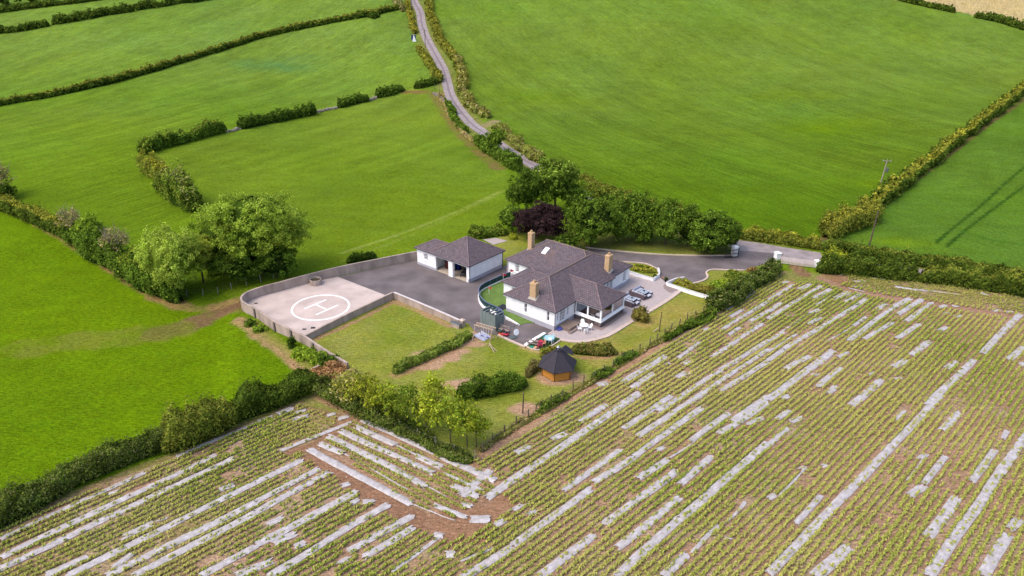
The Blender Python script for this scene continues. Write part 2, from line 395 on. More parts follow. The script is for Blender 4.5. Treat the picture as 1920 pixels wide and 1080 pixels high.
def wall_line(mb, Q, th, ztop, zbot, cap=None):
    """extruded wall along polyline Q (xy), ztop per point"""
    N = side_normals(Q); n = len(Q); ztop = np.broadcast_to(ztop, n); zbot = np.broadcast_to(zbot, n)
    L = Q[:, :2] + N * th / 2; R = Q[:, :2] - N * th / 2
    V = np.concatenate([np.c_[L, zbot], np.c_[R, zbot], np.c_[R, ztop], np.c_[L, ztop]]); 
    fs = []
    for i in range(n - 1):
        for k in range(4):
            a = k * n + i; b = ((k + 1) % 4) * n + i; fs.append((a, a + 1, b + 1, b))
    fs += [(0, n, 2 * n, 3 * n)[::1], (n - 1, 4 * n - 1, 3 * n - 1, 2 * n - 1)]
    mb.add(V.tolist(), fs)
    return mb

# polygon / distance helpers for the ground colours
def inpoly(x, y, poly):
    r = np.zeros(x.shape, bool); n = len(poly)
    for i in range(n):
        x0, y0 = poly[i][:2]; x1, y1 = poly[(i + 1) % n][:2]
        if y0 == y1: continue
        c = ((y0 > y) != (y1 > y)) & (x < (x1 - x0) * (y - y0) / (y1 - y0) + x0)
        r ^= c
    return r

def dline(x, y, pts):
    d = np.full(x.shape, 1e9)
    for i in range(len(pts) - 1):
        a = pts[i][:2]; b = pts[i + 1][:2]; ab = b - a; L = ab @ ab + 1e-9
        t = np.clip(((x - a[0]) * ab[0] + (y - a[1]) * ab[1]) / L, 0, 1)
        d = np.minimum(d, np.hypot(x - a[0] - t * ab[0], y - a[1] - t * ab[1]))
    return d

def vnoise(x, y, s, seed=0):
    """smooth value noise, vectorised, -1..1"""
    r = np.random.default_rng(seed); G = r.random((256, 256)) * 2 - 1
    u = x / s + 1000.3; v = y / s + 1000.7; i = np.floor(u).astype(int); j = np.floor(v).astype(int); fu = S(u - i); fv = S(v - j)
    g = lambda a, b: G[a % 256, b % 256]
    return (g(i, j) * (1 - fu) + g(i + 1, j) * fu) * (1 - fv) + (g(i, j + 1) * (1 - fu) + g(i + 1, j + 1) * fu) * fv

def fbm(x, y, s, seed=0, o=4):
    return sum(vnoise(x, y, s / 2 ** k, seed + k) * .5 ** k for k in range(o)) / 1.9

# ------------------------------------------------------------------ land
XDIR = math.radians(51.0)
EX = np.array([math.cos(XDIR), math.sin(XDIR)]); EY = np.array([-EX[1], EX[0]])
H0 = PZ(1039.2, 620.5, 0)[:2]; G0 = PZ(879.7, 530.8, 0)[:2]

ROAD = PP([(771, -30), (776, 0), (787, 22), (791, 45), (799, 70), (815, 100), (831, 130), (838, 155), (845, 180), (861, 205), (884, 232), (906, 248), (950, 280), (997, 308),
           (1060, 345), (1150, 386), (1250, 422), (1340, 449), (1420, 466), (1500, 480), (1560, 491), (1650, 503), (1800, 521), (1980, 545)])
ROAD = smooth_line(ROAD, 1.5)
crop_poly = PP([(-300, 1115), (0, 975), (150, 915), (330, 848), (450, 795), (585, 738), (600, 728), (650, 752), (720, 790), (800, 825), (885, 858), (905, 842), (960, 805), (1060, 745),
                (1170, 682), (1260, 625), (1340, 580), (1400, 552), (1470, 508), (1560, 512), (1650, 520), (1800, 540), (1960, 560), (2300, 610), (2500, 1300), (960, 1300), (-400, 1300)])
garden_poly = PP([(570, 640), (660, 690), (600, 725), (700, 785), (885, 856), (1060, 740), (1345, 572), (1460, 500), (1455, 485), (1378, 478), (1378, 462), (1300, 455), (1000, 425), (940, 440),
                  (880, 500), (740, 500), (560, 560)])
paddock = PP([(275, 292), (420, 250), (600, 208), (800, 160), (830, 190), (880, 250), (950, 310), (960, 440), (783, 485), (560, 540), (450, 560), (380, 540), (380, 385), (300, 320)])
leftfield = PP([(-500, 300), (0, 388), (110, 428), (210, 492), (340, 558), (450, 590), (640, 690), (585, 725), (430, 778), (300, 828), (0, 968), (-500, 1180)])
bigfield = PP([(806, -30), (808, 30), (865, 110), (885, 190), (920, 225), (1010, 300), (1200, 390), (1375, 440), (1530, 450), (1700, 330), (1990, 110), (2100, -10), (1920, 55), (1660, -5), (1500, -30)])
rightfield = PP([(1530, 452), (1700, 330), (1990, 110), (2600, 100), (2700, 620), (1980, 540), (1700, 498)])
beige = PP([(1640, -30), (1665, -4), (1800, 22), (1922, 54), (2300, 120), (2500, -30)])

def build_ground():
    ny, nx = 760, 430
    yv = 24 * (950 / 24) ** (np.arange(ny) / (ny - 1)); u = np.linspace(-1, 1, nx)
    Y, Uu = np.meshgrid(yv, u, indexing='ij'); X = Uu * (26 + 0.95 * Y)
    Z = T(X, Y)
    x, y = X.ravel(), Y.ravel()
    n1 = fbm(x, y, 26, 3); n2 = fbm(x, y, 7, 9); n3 = fbm(x, y, 2.2, 21)
    def C(c): return np.array(lin(c)) * .55
    col = np.tile(C((118, 150, 52)), (len(x), 1)); soil = np.zeros(len(x))
    far = S((y - 150) / 200)[:, None]  # grass turns paler with distance, here and in fields below: haze put into colour
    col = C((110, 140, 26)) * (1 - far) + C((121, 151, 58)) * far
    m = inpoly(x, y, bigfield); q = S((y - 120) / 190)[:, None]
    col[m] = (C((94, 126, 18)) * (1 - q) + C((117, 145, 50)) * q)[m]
    m = inpoly(x, y, rightfield); col[m] = C((98, 134, 40))
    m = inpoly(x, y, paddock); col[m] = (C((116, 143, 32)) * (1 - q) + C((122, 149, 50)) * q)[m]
    m = inpoly(x, y, leftfield); col[m] = C((108, 140, 12))
    col *= (1 + .15 * n1 + .12 * n2 + .06 * n3)[:, None]; col[:, 0] *= 1 + .10 * fbm(x, y, 34, 71); col[:, 2] *= 1 + .3 * fbm(x, y, 20, 73)
    # drill lines: faint darker rows following the slope
    mb_ = inpoly(x, y, bigfield)
    a = math.radians(-62); t = x * math.sin(a) - y * math.cos(a)
    col[mb_] *= (1 + .06 * np.sin(t * 2.1 + 2 * n1) * (.5 + .5 * n2) + .10 * vnoise(t * 1.0, (x + y) * .05, 2.4, 5) + .05 * vnoise(t * 1.0, (x + y) * .02, 7, 8))[mb_][:, None]
    mt = (~mb_) & (y > 165); t2 = x * math.sin(1.08) - y * math.cos(1.08)
    col[mt] *= (1 + .13 * vnoise(t2, (x + y) * .05, 2.3, 6))[mt][:, None]
    def blend(w_, c, s=None):
        nonlocal col, soil
        w_ = np.clip(w_, 0, 1)[:, None]; col = col * (1 - w_) + np.array(C(c)) * w_
        if s is not None: soil = soil * (1 - w_[:, 0]) + s * w_[:, 0]
    # yellow patches in the big field, blueish patches near the far left one
    for (px, py, r, c, a_) in [(1560, 240, 18, (112, 142, 6), .6), (1480, 180, 14, (116, 140, 12), .5), (1000, 180, 14, (110, 150, 14), .5), (1640, 345, 8, (120, 150, 10), .5),
                               (520, 125, 14, (96, 138, 70), .75), (480, 118, 9, (100, 140, 66), .6), (560, 108, 8, (98, 138, 70), .5), (1690, 455, 6, (128, 160, 20), .6)]:
        p = P(px, py); blend(a_ * np.exp(-(((x - p[0]) / r) ** 2 + ((y - p[1]) / (r * .5)) ** 2)) * (1 + n2), c)
    m = inpoly(x, y, beige); blend(m * 1.0, (206, 184, 128), .4)
    m = inpoly(x, y, garden_poly); gcol = np.array([.5 + .5 * n2 + .35 * n3])[0]
    blend(m * 1.0, (146, 154, 56)); blend(m * np.clip(.55 * gcol, 0, .8), (166, 164, 88)); blend(m * np.clip(-.9 * n2 + .1, 0, .6), (118, 142, 40))
    lawn3 = PP([(1060, 650), (1160, 625), (1230, 585), (1285, 545), (1350, 565), (1240, 632), (1120, 690)])
    blend(inpoly(x, y, lawn3) * np.clip(.5 + .8 * n2, 0, .75), (178, 162, 84))
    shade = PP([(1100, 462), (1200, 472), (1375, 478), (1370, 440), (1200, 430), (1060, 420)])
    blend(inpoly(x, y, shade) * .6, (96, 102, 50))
    # crop soil
    m = inpoly(x, y, crop_poly)
    blend(m * 1.0, (182, 148, 120), 1); blend(m * np.clip(.1 + .8 * n2 + .5 * n3, 0, .45), (150, 148, 76), .8)
    blend(m * np.clip(.0 + .9 * n3 + .5 * n1, 0, .6), (200, 174, 154), 1)
    # grass corner pieces inside the crop
    g1 = PP([(1478, 506), (1560, 512), (1568, 520), (1565, 532), (1480, 528), (1455, 522)])
    g2 = PP([(560, 748), (600, 735), (665, 762), (655, 775), (590, 772)])
    for g in (g1, g2): blend(inpoly(x, y, g) * (.75 + .4 * n3), (130, 152, 44), 0)
    def track(pts, wd, c, a_, s=1, nz=.6, rag=.5):
        L = smooth_line(PP(pts), 2); d = dline(x, y, L)
        blend(a_ * S((wd * (1 + rag * n3) - d) / (wd * .5) + .5) * np.clip(1 + nz * (n3 + .6 * n2), .1, 1.3), c, s)
    dR = dline(x, y, ROAD[::4]); blend((dR < 4.2) * np.clip(.75 + .6 * n3, 0, .9) * S((4.4 - dR) / 1.2) * (~inpoly(x, y, garden_poly)), (142, 140, 76), .3)
    # bare earth and tracks
    track([(452, 572), (420, 578), (395, 590), (370, 602), (330, 618), (290, 626)], 2.2, (134, 106, 78), .95)
    track([(330, 618), (250, 632), (150, 640), (40, 652)], 2.6, (128, 138, 46), .7, .3, 1)
    track([(290, 555), (340, 574), (370, 580), (440, 562)], 1.2, (158, 134, 84), .8)
    track([(0, 388), (60, 415), (130, 455), (200, 500), (260, 540), (330, 572)], .7, (164, 136, 84), .75)
    track([(448, 600), (480, 625), (520, 652), (570, 690)], 1.0, (188, 152, 112), .8)
    track([(470, 605), (520, 640), (590, 690)], .8, (146, 150, 64), .7, .3)
    track([(600, 700), (625, 692), (640, 700)], 1.6, (188, 146, 110), .9)
    track([(815, 175), (840, 215), (865, 250), (900, 285), (935, 315)], 1.9, (134, 122, 66), .75, .6, 1)
    track([(760, 172), (800, 172), (830, 178)], 1.6, (140, 118, 68), .8, .6, 1)
    track([(640, 475), (760, 435), (860, 395), (940, 358)], .5, (152, 168, 72), .6, .2)
    track([(640, 490), (790, 432), (930, 368)], .35, (138, 158, 58), .5, .2)
    track([(905, 238), (918, 232), (925, 228)], 1.6, (178, 154, 120), .8)
    track([(1000, 600), (1010, 610)], .1, (140, 140, 60), .1)
    # garden bare soil
    for (px, py, rx, ry) in [(865, 721, 2.4, 1.1), (990, 768, 2.1, 1.3), (1049, 706, 2.6, 1.9), (818, 665, 3.0, 1.2), (855, 658, 1.9, .9), (890, 630, 2.6, 1.2), (795, 684, 2.6, 1.1), (880, 645, 2.4, .8), (832, 672, 2.0, .9)]:
        p = P(px, py); q_ = ((x - p[0]) / rx) ** 2 + ((y - p[1]) / ry) ** 2
        blend(S(1.6 - q_ - .8 * n3) * .9, (204, 164, 136), 1)
    track([(742, 703), (770, 692), (810, 672), (850, 652)], .9, (186, 150, 110), .85)
    track([(590, 637), (660, 606), (738, 566)], .35, (180, 146, 108), .9)
    track([(738, 565), (790, 585), (845, 612)], .5, (188, 152, 118), .9)
    track([(1075, 668), (1110, 672), (1150, 668), (1165, 662)], .35, (190, 150, 112), .9)
    track([(975, 652), (1000, 658), (1010, 661)], .25, (196, 170, 110), .8)
    track([(1205, 603), (1195, 600)], 1.5, (190, 160, 100), .6)
    # bare strip along the garden fence, gateway, headland wheelings
    track([(905, 850), (960, 812), (1060, 752), (1170, 688), (1260, 632), (1340, 588)], .5, (190, 150, 118), .85)
    track([(897, 845), (955, 806), (1060, 742), (1170, 678)], .5, (150, 128, 84), .7)
    track([(590, 742), (650, 770), (720, 803), (800, 840), (890, 872)], .6, (176, 140, 108), .9)
    track([(1495, 500), (1500, 508), (1506, 514)], 1.3, (152, 118, 90), .9)
    track([(1540, 522), (1580, 538), (1640, 552), (1750, 568), (1900, 592), (2000, 606)], 1.0, (176, 140, 116), .95)
    track([(1560, 515), (1590, 535)], 1.5, (160, 122, 92), .8)
    track([(585, 860), (640, 885), (700, 925), (760, 965), (840, 995), (900, 1000)], 1.1, (162, 124, 98), 1)
    track([(840, 985), (890, 960), (930, 950)], 2.2, (166, 128, 100), 1)
    track([(540, 850), (600, 830), (650, 790)], .8, (164, 128, 100), .9)
    track([(640, 785), (600, 770), (560, 765)], .6, (164, 130, 100), .6)
    track([(0, 978), (150, 918), (330, 850), (450, 796), (580, 742)], .5, (140, 136, 70), .8)
    for pts in ([(1755, 455), (1790, 425), (1840, 385), (1895, 335), (1960, 280)], [(1775, 462), (1812, 430), (1862, 392), (1925, 345), (1990, 290)]):
        track(pts, .34, (50, 88, 24), .9, 0, .2, .2)
    track([(1800, 432), (1850, 448), (1900, 456), (1990, 466)], .5, (74, 118, 34), .7, 0)
    track([(1535, 452), (1600, 418), (1660, 378), (1740, 318), (1830, 250), (1930, 178)], .8, (118, 104, 62), .9)
    V = np.c_[x, y, Z.ravel()]
    i, j = np.meshgrid(np.arange(ny - 1), np.arange(nx - 1), indexing='ij'); a = i * nx + j
    F = np.stack([a, a + 1, a + nx + 1, a + nx], -1).reshape(-1, 4)
    # a little real unevenness in soil and pasture, none under the paved yard
    V[:, 2] += (.03 * n3 - .03) * (1 - inpoly(x, y, garden_poly) * .7)
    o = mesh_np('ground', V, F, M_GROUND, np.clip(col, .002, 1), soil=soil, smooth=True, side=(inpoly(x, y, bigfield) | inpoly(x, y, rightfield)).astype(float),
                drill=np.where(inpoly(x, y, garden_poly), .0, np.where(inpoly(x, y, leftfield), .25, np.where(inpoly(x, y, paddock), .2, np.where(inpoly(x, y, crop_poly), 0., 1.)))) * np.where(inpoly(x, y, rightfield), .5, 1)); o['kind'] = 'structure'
build_ground()

# ------------------------------------------------------------------ foliage
PAL = {
    'dark':   [(48, 68, 25), (60, 82, 31), (74, 98, 37), (40, 56, 25)],
    'hedge':  [(62, 80, 32), (82, 100, 40), (100, 114, 46), (50, 64, 28)],
    'olive':  [(100, 108, 46), (118, 122, 54), (88, 96, 42), (128, 128, 62)],
    'yellow': [(138, 142, 46), (152, 152, 52), (120, 126, 44), (108, 114, 44)],
    'bright': [(106, 132, 40), (128, 152, 50), (88, 112, 34), (146, 166, 66)],
    'ash':    [(118, 142, 58), (138, 158, 76), (98, 122, 46), (154, 170, 90)],
    'mid':    [(78, 106, 38), (94, 122, 46), (62, 86, 32), (110, 134, 52)],
    'purple': [(44, 33, 41), (52, 38, 48), (38, 30, 36), (62, 48, 52)],
    'brown':  [(128, 98, 74), (148, 116, 88), (108, 84, 62), (168, 140, 110)],
    'reed':   [(86, 84, 48), (104, 98, 56), (68, 68, 40), (120, 106, 66)],
    'grey':   [(150, 140, 112), (128, 124, 92), (166, 156, 128), (112, 114, 76)],
    'garden': [(102, 122, 54), (118, 134, 70), (84, 102, 46), (130, 140, 80)],
    'sapling': [(116, 132, 34), (134, 146, 46), (96, 112, 30), (148, 154, 60)],
    'purplegreen': [(92, 100, 68), (108, 112, 82), (78, 86, 56), (126, 122, 94)],
}
PALN = {k: np.array([lin(c) for c in v]) * np.array([1.62, 1.5, 1.15]) for k, v in PAL.items()}

def pick_cols(n, pals, r):
    """pals: list of (name, weight)"""
    names = [p[0] for p in pals]; wts = np.array([p[1] for p in pals], float); wts /= wts.sum()
    k = r.choice(len(names), n, p=wts); q = r.integers(0, 4, n)
    A = np.stack([PALN[a] for a in names])
    c = A[k, q]; return (.65 * c + .35 * c.mean(0)) * r.uniform(.82, 1.18, (n, 1))

def leaf_quads(C_, D_, size, r, droop=.3):
    """C_ centres, D_ outward dirs, size per leaf: rhombus leaves, normals scattered about outward dir"""
    n = len(C_)
    N = D_ + r.normal(0, .65, (n, 3)); N /= np.linalg.norm(N, axis=1)[:, None] + 1e-9
    A = np.cross(N, r.normal(0, 1, (n, 3))); A /= np.linalg.norm(A, axis=1)[:, None] + 1e-9
    B = np.cross(N, A); s = (size * r.uniform(.6, 1.35, n))[:, None]
    V = np.stack([C_ - A * s * .72, C_ - B * s * .42 + A * s * .08, C_ + A * s * .72, C_ + B * s * .42 + A * s * .08], 1).reshape(-1, 3)
    F = np.arange(n * 4).reshape(-1, 4)
    return V, F

def foliage_obj(name, C_, D_, size, cols, r, parent=None, core=None, core_cols=None):
    V, F = leaf_quads(C_, D_, size, r); cc = np.repeat(cols, 4, 0)
    if core is not None:
        cv, cf = core; F = np.vstack([F, cf + len(V)]); V = np.vstack([V, cv]); cc = np.vstack([cc, core_cols])
    return mesh_np(name, V, F, M_LEAF, cc, parent)

def px_m(p):  # render pixels per metre at a point
    v = np.array([p[0], p[1], p[2] - CAM_H]); return F_PX / 1.875 / (v @ _F)

LEAFPX = 1.55
hedge_seed = [100]
def hedge(name, pts, wd, ht, pals, label, cat='hedge', group=None, top=None, var=.25, dens=2.3, world=False, kind=None, gapfn=None, taper=True, leafpx=LEAFPX):
    hedge_seed[0] += 1; r = np.random.default_rng(hedge_seed[0])
    Q = smooth_line(PP(pts) if not world else pts, .5); L = np.linalg.norm(np.diff(Q[:, :2], axis=0), axis=1).sum()
    n = len(Q); Nn = side_normals(Q); s = np.linspace(0, L, n)
    hv = 1 + var * vnoise(s, s * 0, 5, hedge_seed[0]) + var * .7 * vnoise(s, s * 0, 1.7, hedge_seed[0] + 1)
    wv = 1 + var * .6 * vnoise(s, s * 0 + 9, 4, hedge_seed[0] + 2) + var * .5 * vnoise(s, s * 0 + 9, 1.5, hedge_seed[0] + 2)
    if taper:
        e = np.minimum(1, np.minimum(s, L - s) / (wd * .6) + .35); hv *= e; wv *= e
    wob = .25 * wd * vnoise(s, s * 0, 6, hedge_seed[0] + 3)
    p_mid = Q[n // 2]; ls = max(.12, leafpx / px_m(p_mid))
    area = L * (2 * ht + wd) * 1.05; cnt = int(min(dens * area / (ls * ls * .6), 60000))
    t = r.random(cnt) * (n - 1); i = np.minimum(t.astype(int), n - 2); f = t - i
    c = Q[i, :2] * (1 - f)[:, None] + Q[i + 1, :2] * f[:, None] + Nn[i] * (wob[i])[:, None]
    h = ht * (hv[i] * (1 - f) + hv[i + 1] * f); w_ = wd / 2 * (wv[i] * (1 - f) + wv[i + 1] * f)
    # superellipse cross section
    th = r.random(cnt) * math.pi
    cx = np.sign(np.cos(th)) * np.abs(np.cos(th)) ** .55; cz = np.abs(np.sin(th)) ** .45
    k = 1 - np.abs(r.normal(0, .14, cnt)); spr = r.random(cnt) < .12; k = np.where(spr, 1 + np.abs(r.normal(0, .13, cnt)), k)
    bumpy = 1 + .26 * vnoise(c[:, 0] * 1.0 + th * .8, c[:, 1] + th, 1.1, hedge_seed[0] + 5) + .14 * vnoise(c[:, 0] + th * 2, c[:, 1] - th, .45, hedge_seed[0] + 6)
    off = cx * w_ * k * bumpy; zz = cz * h * k * bumpy
    xy = c + Nn[i] * off[:, None]
    C_ = np.c_[xy, T(xy[:, 0], xy[:, 1]) + np.maximum(zz, .03)]
    D_ = np.c_[Nn[i] * (cx * .9)[:, None], cz * .9]
    cols = pick_cols(cnt, pals, r)
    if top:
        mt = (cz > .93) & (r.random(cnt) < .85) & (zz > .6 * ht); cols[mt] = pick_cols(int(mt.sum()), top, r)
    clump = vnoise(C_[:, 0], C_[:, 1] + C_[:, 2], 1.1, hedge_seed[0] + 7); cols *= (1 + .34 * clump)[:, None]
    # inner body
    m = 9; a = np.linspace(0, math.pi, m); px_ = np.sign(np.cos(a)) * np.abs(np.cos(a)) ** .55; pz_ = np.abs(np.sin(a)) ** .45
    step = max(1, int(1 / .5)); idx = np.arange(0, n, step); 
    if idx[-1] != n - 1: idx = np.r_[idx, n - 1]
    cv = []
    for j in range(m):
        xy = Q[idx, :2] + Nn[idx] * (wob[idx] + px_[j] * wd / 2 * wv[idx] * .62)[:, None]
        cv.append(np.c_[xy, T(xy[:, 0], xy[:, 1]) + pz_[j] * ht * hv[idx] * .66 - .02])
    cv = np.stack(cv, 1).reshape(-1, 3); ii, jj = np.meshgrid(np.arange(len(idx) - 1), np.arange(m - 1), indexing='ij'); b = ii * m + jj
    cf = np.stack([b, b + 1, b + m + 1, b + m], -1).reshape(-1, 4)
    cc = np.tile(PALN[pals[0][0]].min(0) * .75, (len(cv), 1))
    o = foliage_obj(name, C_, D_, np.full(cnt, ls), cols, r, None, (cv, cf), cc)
    tag(o, label, cat, group, kind); return o

def blob_points(cnt, c, rad, r, lumps=14, seed=0, flat_bottom=.0, shell=.75):
    """points in clumps over an irregular ellipsoid. rad=(rx,ry,rz)"""
    rad = np.array(rad)
    # lobes
    lumps = int(lumps * 2.2); g = (30 / max(lumps, 10)) ** .45
    d = r.normal(0, 1, (lumps, 3)); d[:, 2] = d[:, 2] * .8 + .25; d /= np.linalg.norm(d, axis=1)[:, None]
    rr = r.uniform(.58, .86, lumps)[:, None]; lc = d * rr; lr = r.uniform(.22, .38, lumps) * min(g, 1.1)
    lc = np.vstack([lc, [[0, 0, 0]], [[0, 0, .2]]]); lr = np.r_[lr, .5, .5]
    k = r.choice(len(lr), cnt, p=lr ** 2 / (lr ** 2).sum())
    # inside each lobe, small tufts
    nt_ = 14; td = r.normal(0, 1, (len(lr), nt_, 3)); td /= np.linalg.norm(td, axis=2)[:, :, None]
    q = r.integers(0, nt_, cnt); tuft = lc[k] + td[k, q] * (lr[k] * r.uniform(.80, 1.0, cnt))[:, None]
    p = tuft + r.normal(0, 1, (cnt, 3)) * (lr[k] * .17)[:, None]
    D_ = td[k, q] * .6 + p * .8; D_[:, 2] += .25
    D_ /= np.linalg.norm(D_, axis=1)[:, None] + 1e-9
    p[:, 2] = np.maximum(p[:, 2], -.85 + .1 * r.random(cnt))
    return np.array(c) + p * rad, D_, q + nt_ * k

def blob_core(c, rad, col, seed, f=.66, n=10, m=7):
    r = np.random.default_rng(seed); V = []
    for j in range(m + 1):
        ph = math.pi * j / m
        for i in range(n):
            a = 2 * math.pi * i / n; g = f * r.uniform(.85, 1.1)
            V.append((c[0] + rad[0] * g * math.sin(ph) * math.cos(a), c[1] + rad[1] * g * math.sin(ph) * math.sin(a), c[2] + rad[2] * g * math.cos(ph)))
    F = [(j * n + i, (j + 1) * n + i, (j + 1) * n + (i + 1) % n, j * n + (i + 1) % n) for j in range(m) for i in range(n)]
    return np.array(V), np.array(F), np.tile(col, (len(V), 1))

tree_seed = [500]
def tree(px, py, h, rx, rz, pals, label, group=None, cz=None, lean=(0, 0), dens=1.0, core=True, trunk_r=None, name='tree', twigs=False, lumps=14, ry=None, cat='tree', leafpx=1.35, base=None):
    tree_seed[0] += 1; r = np.random.default_rng(tree_seed[0])
    b = P(px, py) if base is None else base; t = empty(name, tuple(b), 0, label, cat, group)
    cz = h - rz if cz is None else cz; c = np.array([lean[0], lean[1], cz]); rad = (rx, ry or rx, rz)
    ls = max(.11, leafpx / px_m(b))
    cnt = int(dens * 3.6 * 4 * math.pi * ((rx * rx + rx * rz) / 2) / (ls * ls)); cnt = min(cnt, 46000)
    C_, D_, tid = blob_points(cnt, c, rad, r, lumps)
    C_[:, 2] = np.maximum(C_[:, 2], .15)
    cols = pick_cols(cnt, pals, r); tv = np.random.default_rng(tree_seed[0] + 9).uniform(.72, 1.25, tid.max() + 1); cols *= tv[tid][:, None]; lv = np.random.default_rng(tree_seed[0] + 19).uniform(.8, 1.18, 400); cols *= lv[(tid // 14) % 400][:, None]
    kw = {}
    if core:
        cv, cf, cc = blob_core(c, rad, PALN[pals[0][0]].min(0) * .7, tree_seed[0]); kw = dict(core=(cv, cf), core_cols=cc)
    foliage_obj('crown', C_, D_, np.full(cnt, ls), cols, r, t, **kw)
    tr = trunk_r or max(.09, h * .022); mb = MB()
    mid = Vector((lean[0] * .4, lean[1] * .4, max(cz * .75, .6)))
    mb.tube((0, 0, -.3), mid, tr, tr * .7, 8)
    nb = 26 if twigs else 7
    for i in range(nb):
        a = 2 * math.pi * i / nb + r.uniform(-.3, .3); e = r.uniform(.2, 1.2)
        st = Vector((0, 0, 0)).lerp(mid, r.uniform(.55, 1))
        f = .95 if twigs else .7
        en = Vector((c[0] + rx * f * math.cos(a) * math.cos(e), c[1] + (ry or rx) * f * math.sin(a) * math.cos(e), cz + rz * f * math.sin(e)))
        k1 = st.lerp(en, .5) + Vector((0, 0, rz * .12))
        mb.tube(st, k1, tr * .42, tr * .25, 5, False); mb.tube(k1, en, tr * .25, tr * .08, 5, False)
        if twigs:
            for q in range(5):
                w0 = k1.lerp(en, r.random()); w1 = w0 + Vector(r.normal(0, .5, 3)) * rx * .4 + Vector((0, 0, rz * .35)); mb.tube(w0, w1, .03, .012, 3, False)
    mb.build('trunk', M_TWIG if twigs else M_BARK, t)
    return t

def shrub(px, py, rx, rz, pals, label, group=None, ry=None, cat='shrub', name='shrub', dens=1.0, lumps=9, leafpx=1.5, sink=.25):
    tree_seed[0] += 1; r = np.random.default_rng(tree_seed[0]); b = P(px, py)
    ls = max(.09, leafpx / px_m(b)); ry = ry or rx
    cnt = int(dens * 3.2 * 2 * math.pi * (rx * ry + rx * rz) / (ls * ls)); cnt = min(cnt, 20000)
    rad = (rx, ry, rz); c = np.array([b[0], b[1], b[2] + rz * (.55 - sink * .5)])
    C_, D_, tid = blob_points(cnt, c, rad, r, lumps); C_[:, 2] = np.maximum(C_[:, 2], b[2] + .03)
    cols = pick_cols(cnt, pals, r) * np.random.default_rng(tree_seed[0]).uniform(.78, 1.22, tid.max() + 1)[tid][:, None]
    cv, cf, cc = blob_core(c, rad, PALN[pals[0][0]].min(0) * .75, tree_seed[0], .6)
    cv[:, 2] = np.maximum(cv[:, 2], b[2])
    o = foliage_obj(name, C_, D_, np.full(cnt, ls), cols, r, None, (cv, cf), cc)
    tag(o, label, cat, group); return o

# ------------------------------------------------------------------ lane, yard, pad, patio, lawns edges
o = strip_sheet('road', ROAD, 3.7, .02, M_ROAD)
def sheet(name, pts, z, m, kind='structure', thick=.0):
    mb = MB(); xy = [tuple(PZ(p[0], p[1], 0)[:2]) for p in pts]
    if thick: mb.prism(xy, z - thick, z)
    else: mb.add([(a, b, z) for a, b in xy], [tuple(range(len(xy)))])
    o = mb.build(name, m); 
    if kind: o['kind'] = kind
    me = o.data
    if me.polygons[0].normal.z < 0 and not thick: me.flip_normals()
    return o

strip_sheet('road', ROAD, .75, .026, mat('lane_centre_tarmac', (142, 128, 134), .9, .8, .2), nx=1)
junction = [(1373, 449), (1420, 455), (1470, 464), (1538, 474), (1545, 488), (1530, 499), (1462, 488), (1448, 490), (1395, 507), (1361, 507), (1330, 507), (1372, 481), (1385, 470)]
sheet('road', junction, .032, M_ROAD)
yard = [(632.5, 519), (722, 553.5), (738, 561), (800, 584), (863, 607), (878, 606), (890, 622), (933, 628), (984, 651), (1026, 627), (1060, 612), (1100, 560), (1060, 500), (957, 495), (942, 500), (905, 470), (783, 487)]
sheet('yard', yard, .03, M_TARMAC)
drive = [(1100, 466), (1151, 472), (1213, 477.5), (1270, 480.5), (1360, 480.5), (1380, 478.5), (1384, 470), (1470, 476), (1462, 487), (1395, 506), (1361.7, 506.7), (1334, 506.5), (1324, 511.7), (1327.5, 520), (1320, 526), (1301.7, 531.7), (1283, 520),
         (1262, 530), (1248, 529), (1237, 519), (1236.7, 506.7), (1228, 502.5), (1211.7, 495), (1168, 491.7), (1120, 488)]
sheet('driveway', drive, .036, M_TARMAC)
pad = [(632.5, 519), (722, 553.5), (736, 561), (583, 634), (566, 642), (560, 640), (513, 617), (478, 592), (462, 577), (459, 569), (462, 563), (480, 557), (523, 546), (577, 531)]
sheet('helipad_slab', pad, .042, M_PAD)
patio = [(1026, 627.5), (1052, 637), (1068, 640), (1087, 641), (1100, 640), (1113, 637.5), (1128, 633.5), (1140, 629.5), (1158, 619.5), (1185, 602.5), (1218, 583.5), (1253, 562), (1282, 541), (1248, 530), (1237, 521), (1225, 524), (1180, 513), (1130, 500), (1060, 560), (1039, 618)]
sheet('patio', patio, .10, M_PAVE)

def kerb(name, pts, wd, z0, z1, m, label, cat='kerb', step=.6, group=None):
    Q = smooth_line(np.array([PZ(a, b, 0) for a, b in pts]), step); mb = MB(); wall_line(mb, Q, wd, z1, z0)
    return tag(mb.build(name, m), label, cat, group)
kerb('kerb', [(1050, 637), (1068, 640.5), (1087, 641.5), (1100, 640.5), (1113, 638), (1128, 634), (1140, 630), (1158, 620), (1185, 603), (1218, 584), (1253, 562.5), (1281, 542)], .55, 0, .125, M_CREAM, 'long cream kerb curving round the outer edge of the patio lawn side')
kerb('kerb', [(1098, 464.5), (1151, 470.5), (1213, 476), (1270, 479), (1330, 480), (1376, 479)], .28, 0, .16, M_CREAM, 'thin cream kerb along the tree side of the black driveway')
kerb('kerb', [(1168, 492), (1190, 493), (1211.7, 495.5), (1228, 502.5), (1236, 507)], .28, 0, .16, M_CREAM, 'short cream kerb around the flower bed behind the house')
kerb('kerb', [(1300, 532), (1312, 529), (1321, 525.5), (1327, 519.5), (1324, 511.7), (1332, 506.7), (1345, 506), (1362, 506.7), (1394, 507.5)], .3, 0, .16, M_CREAM, 'cream kerb curling round the small lawn island by the driveway')
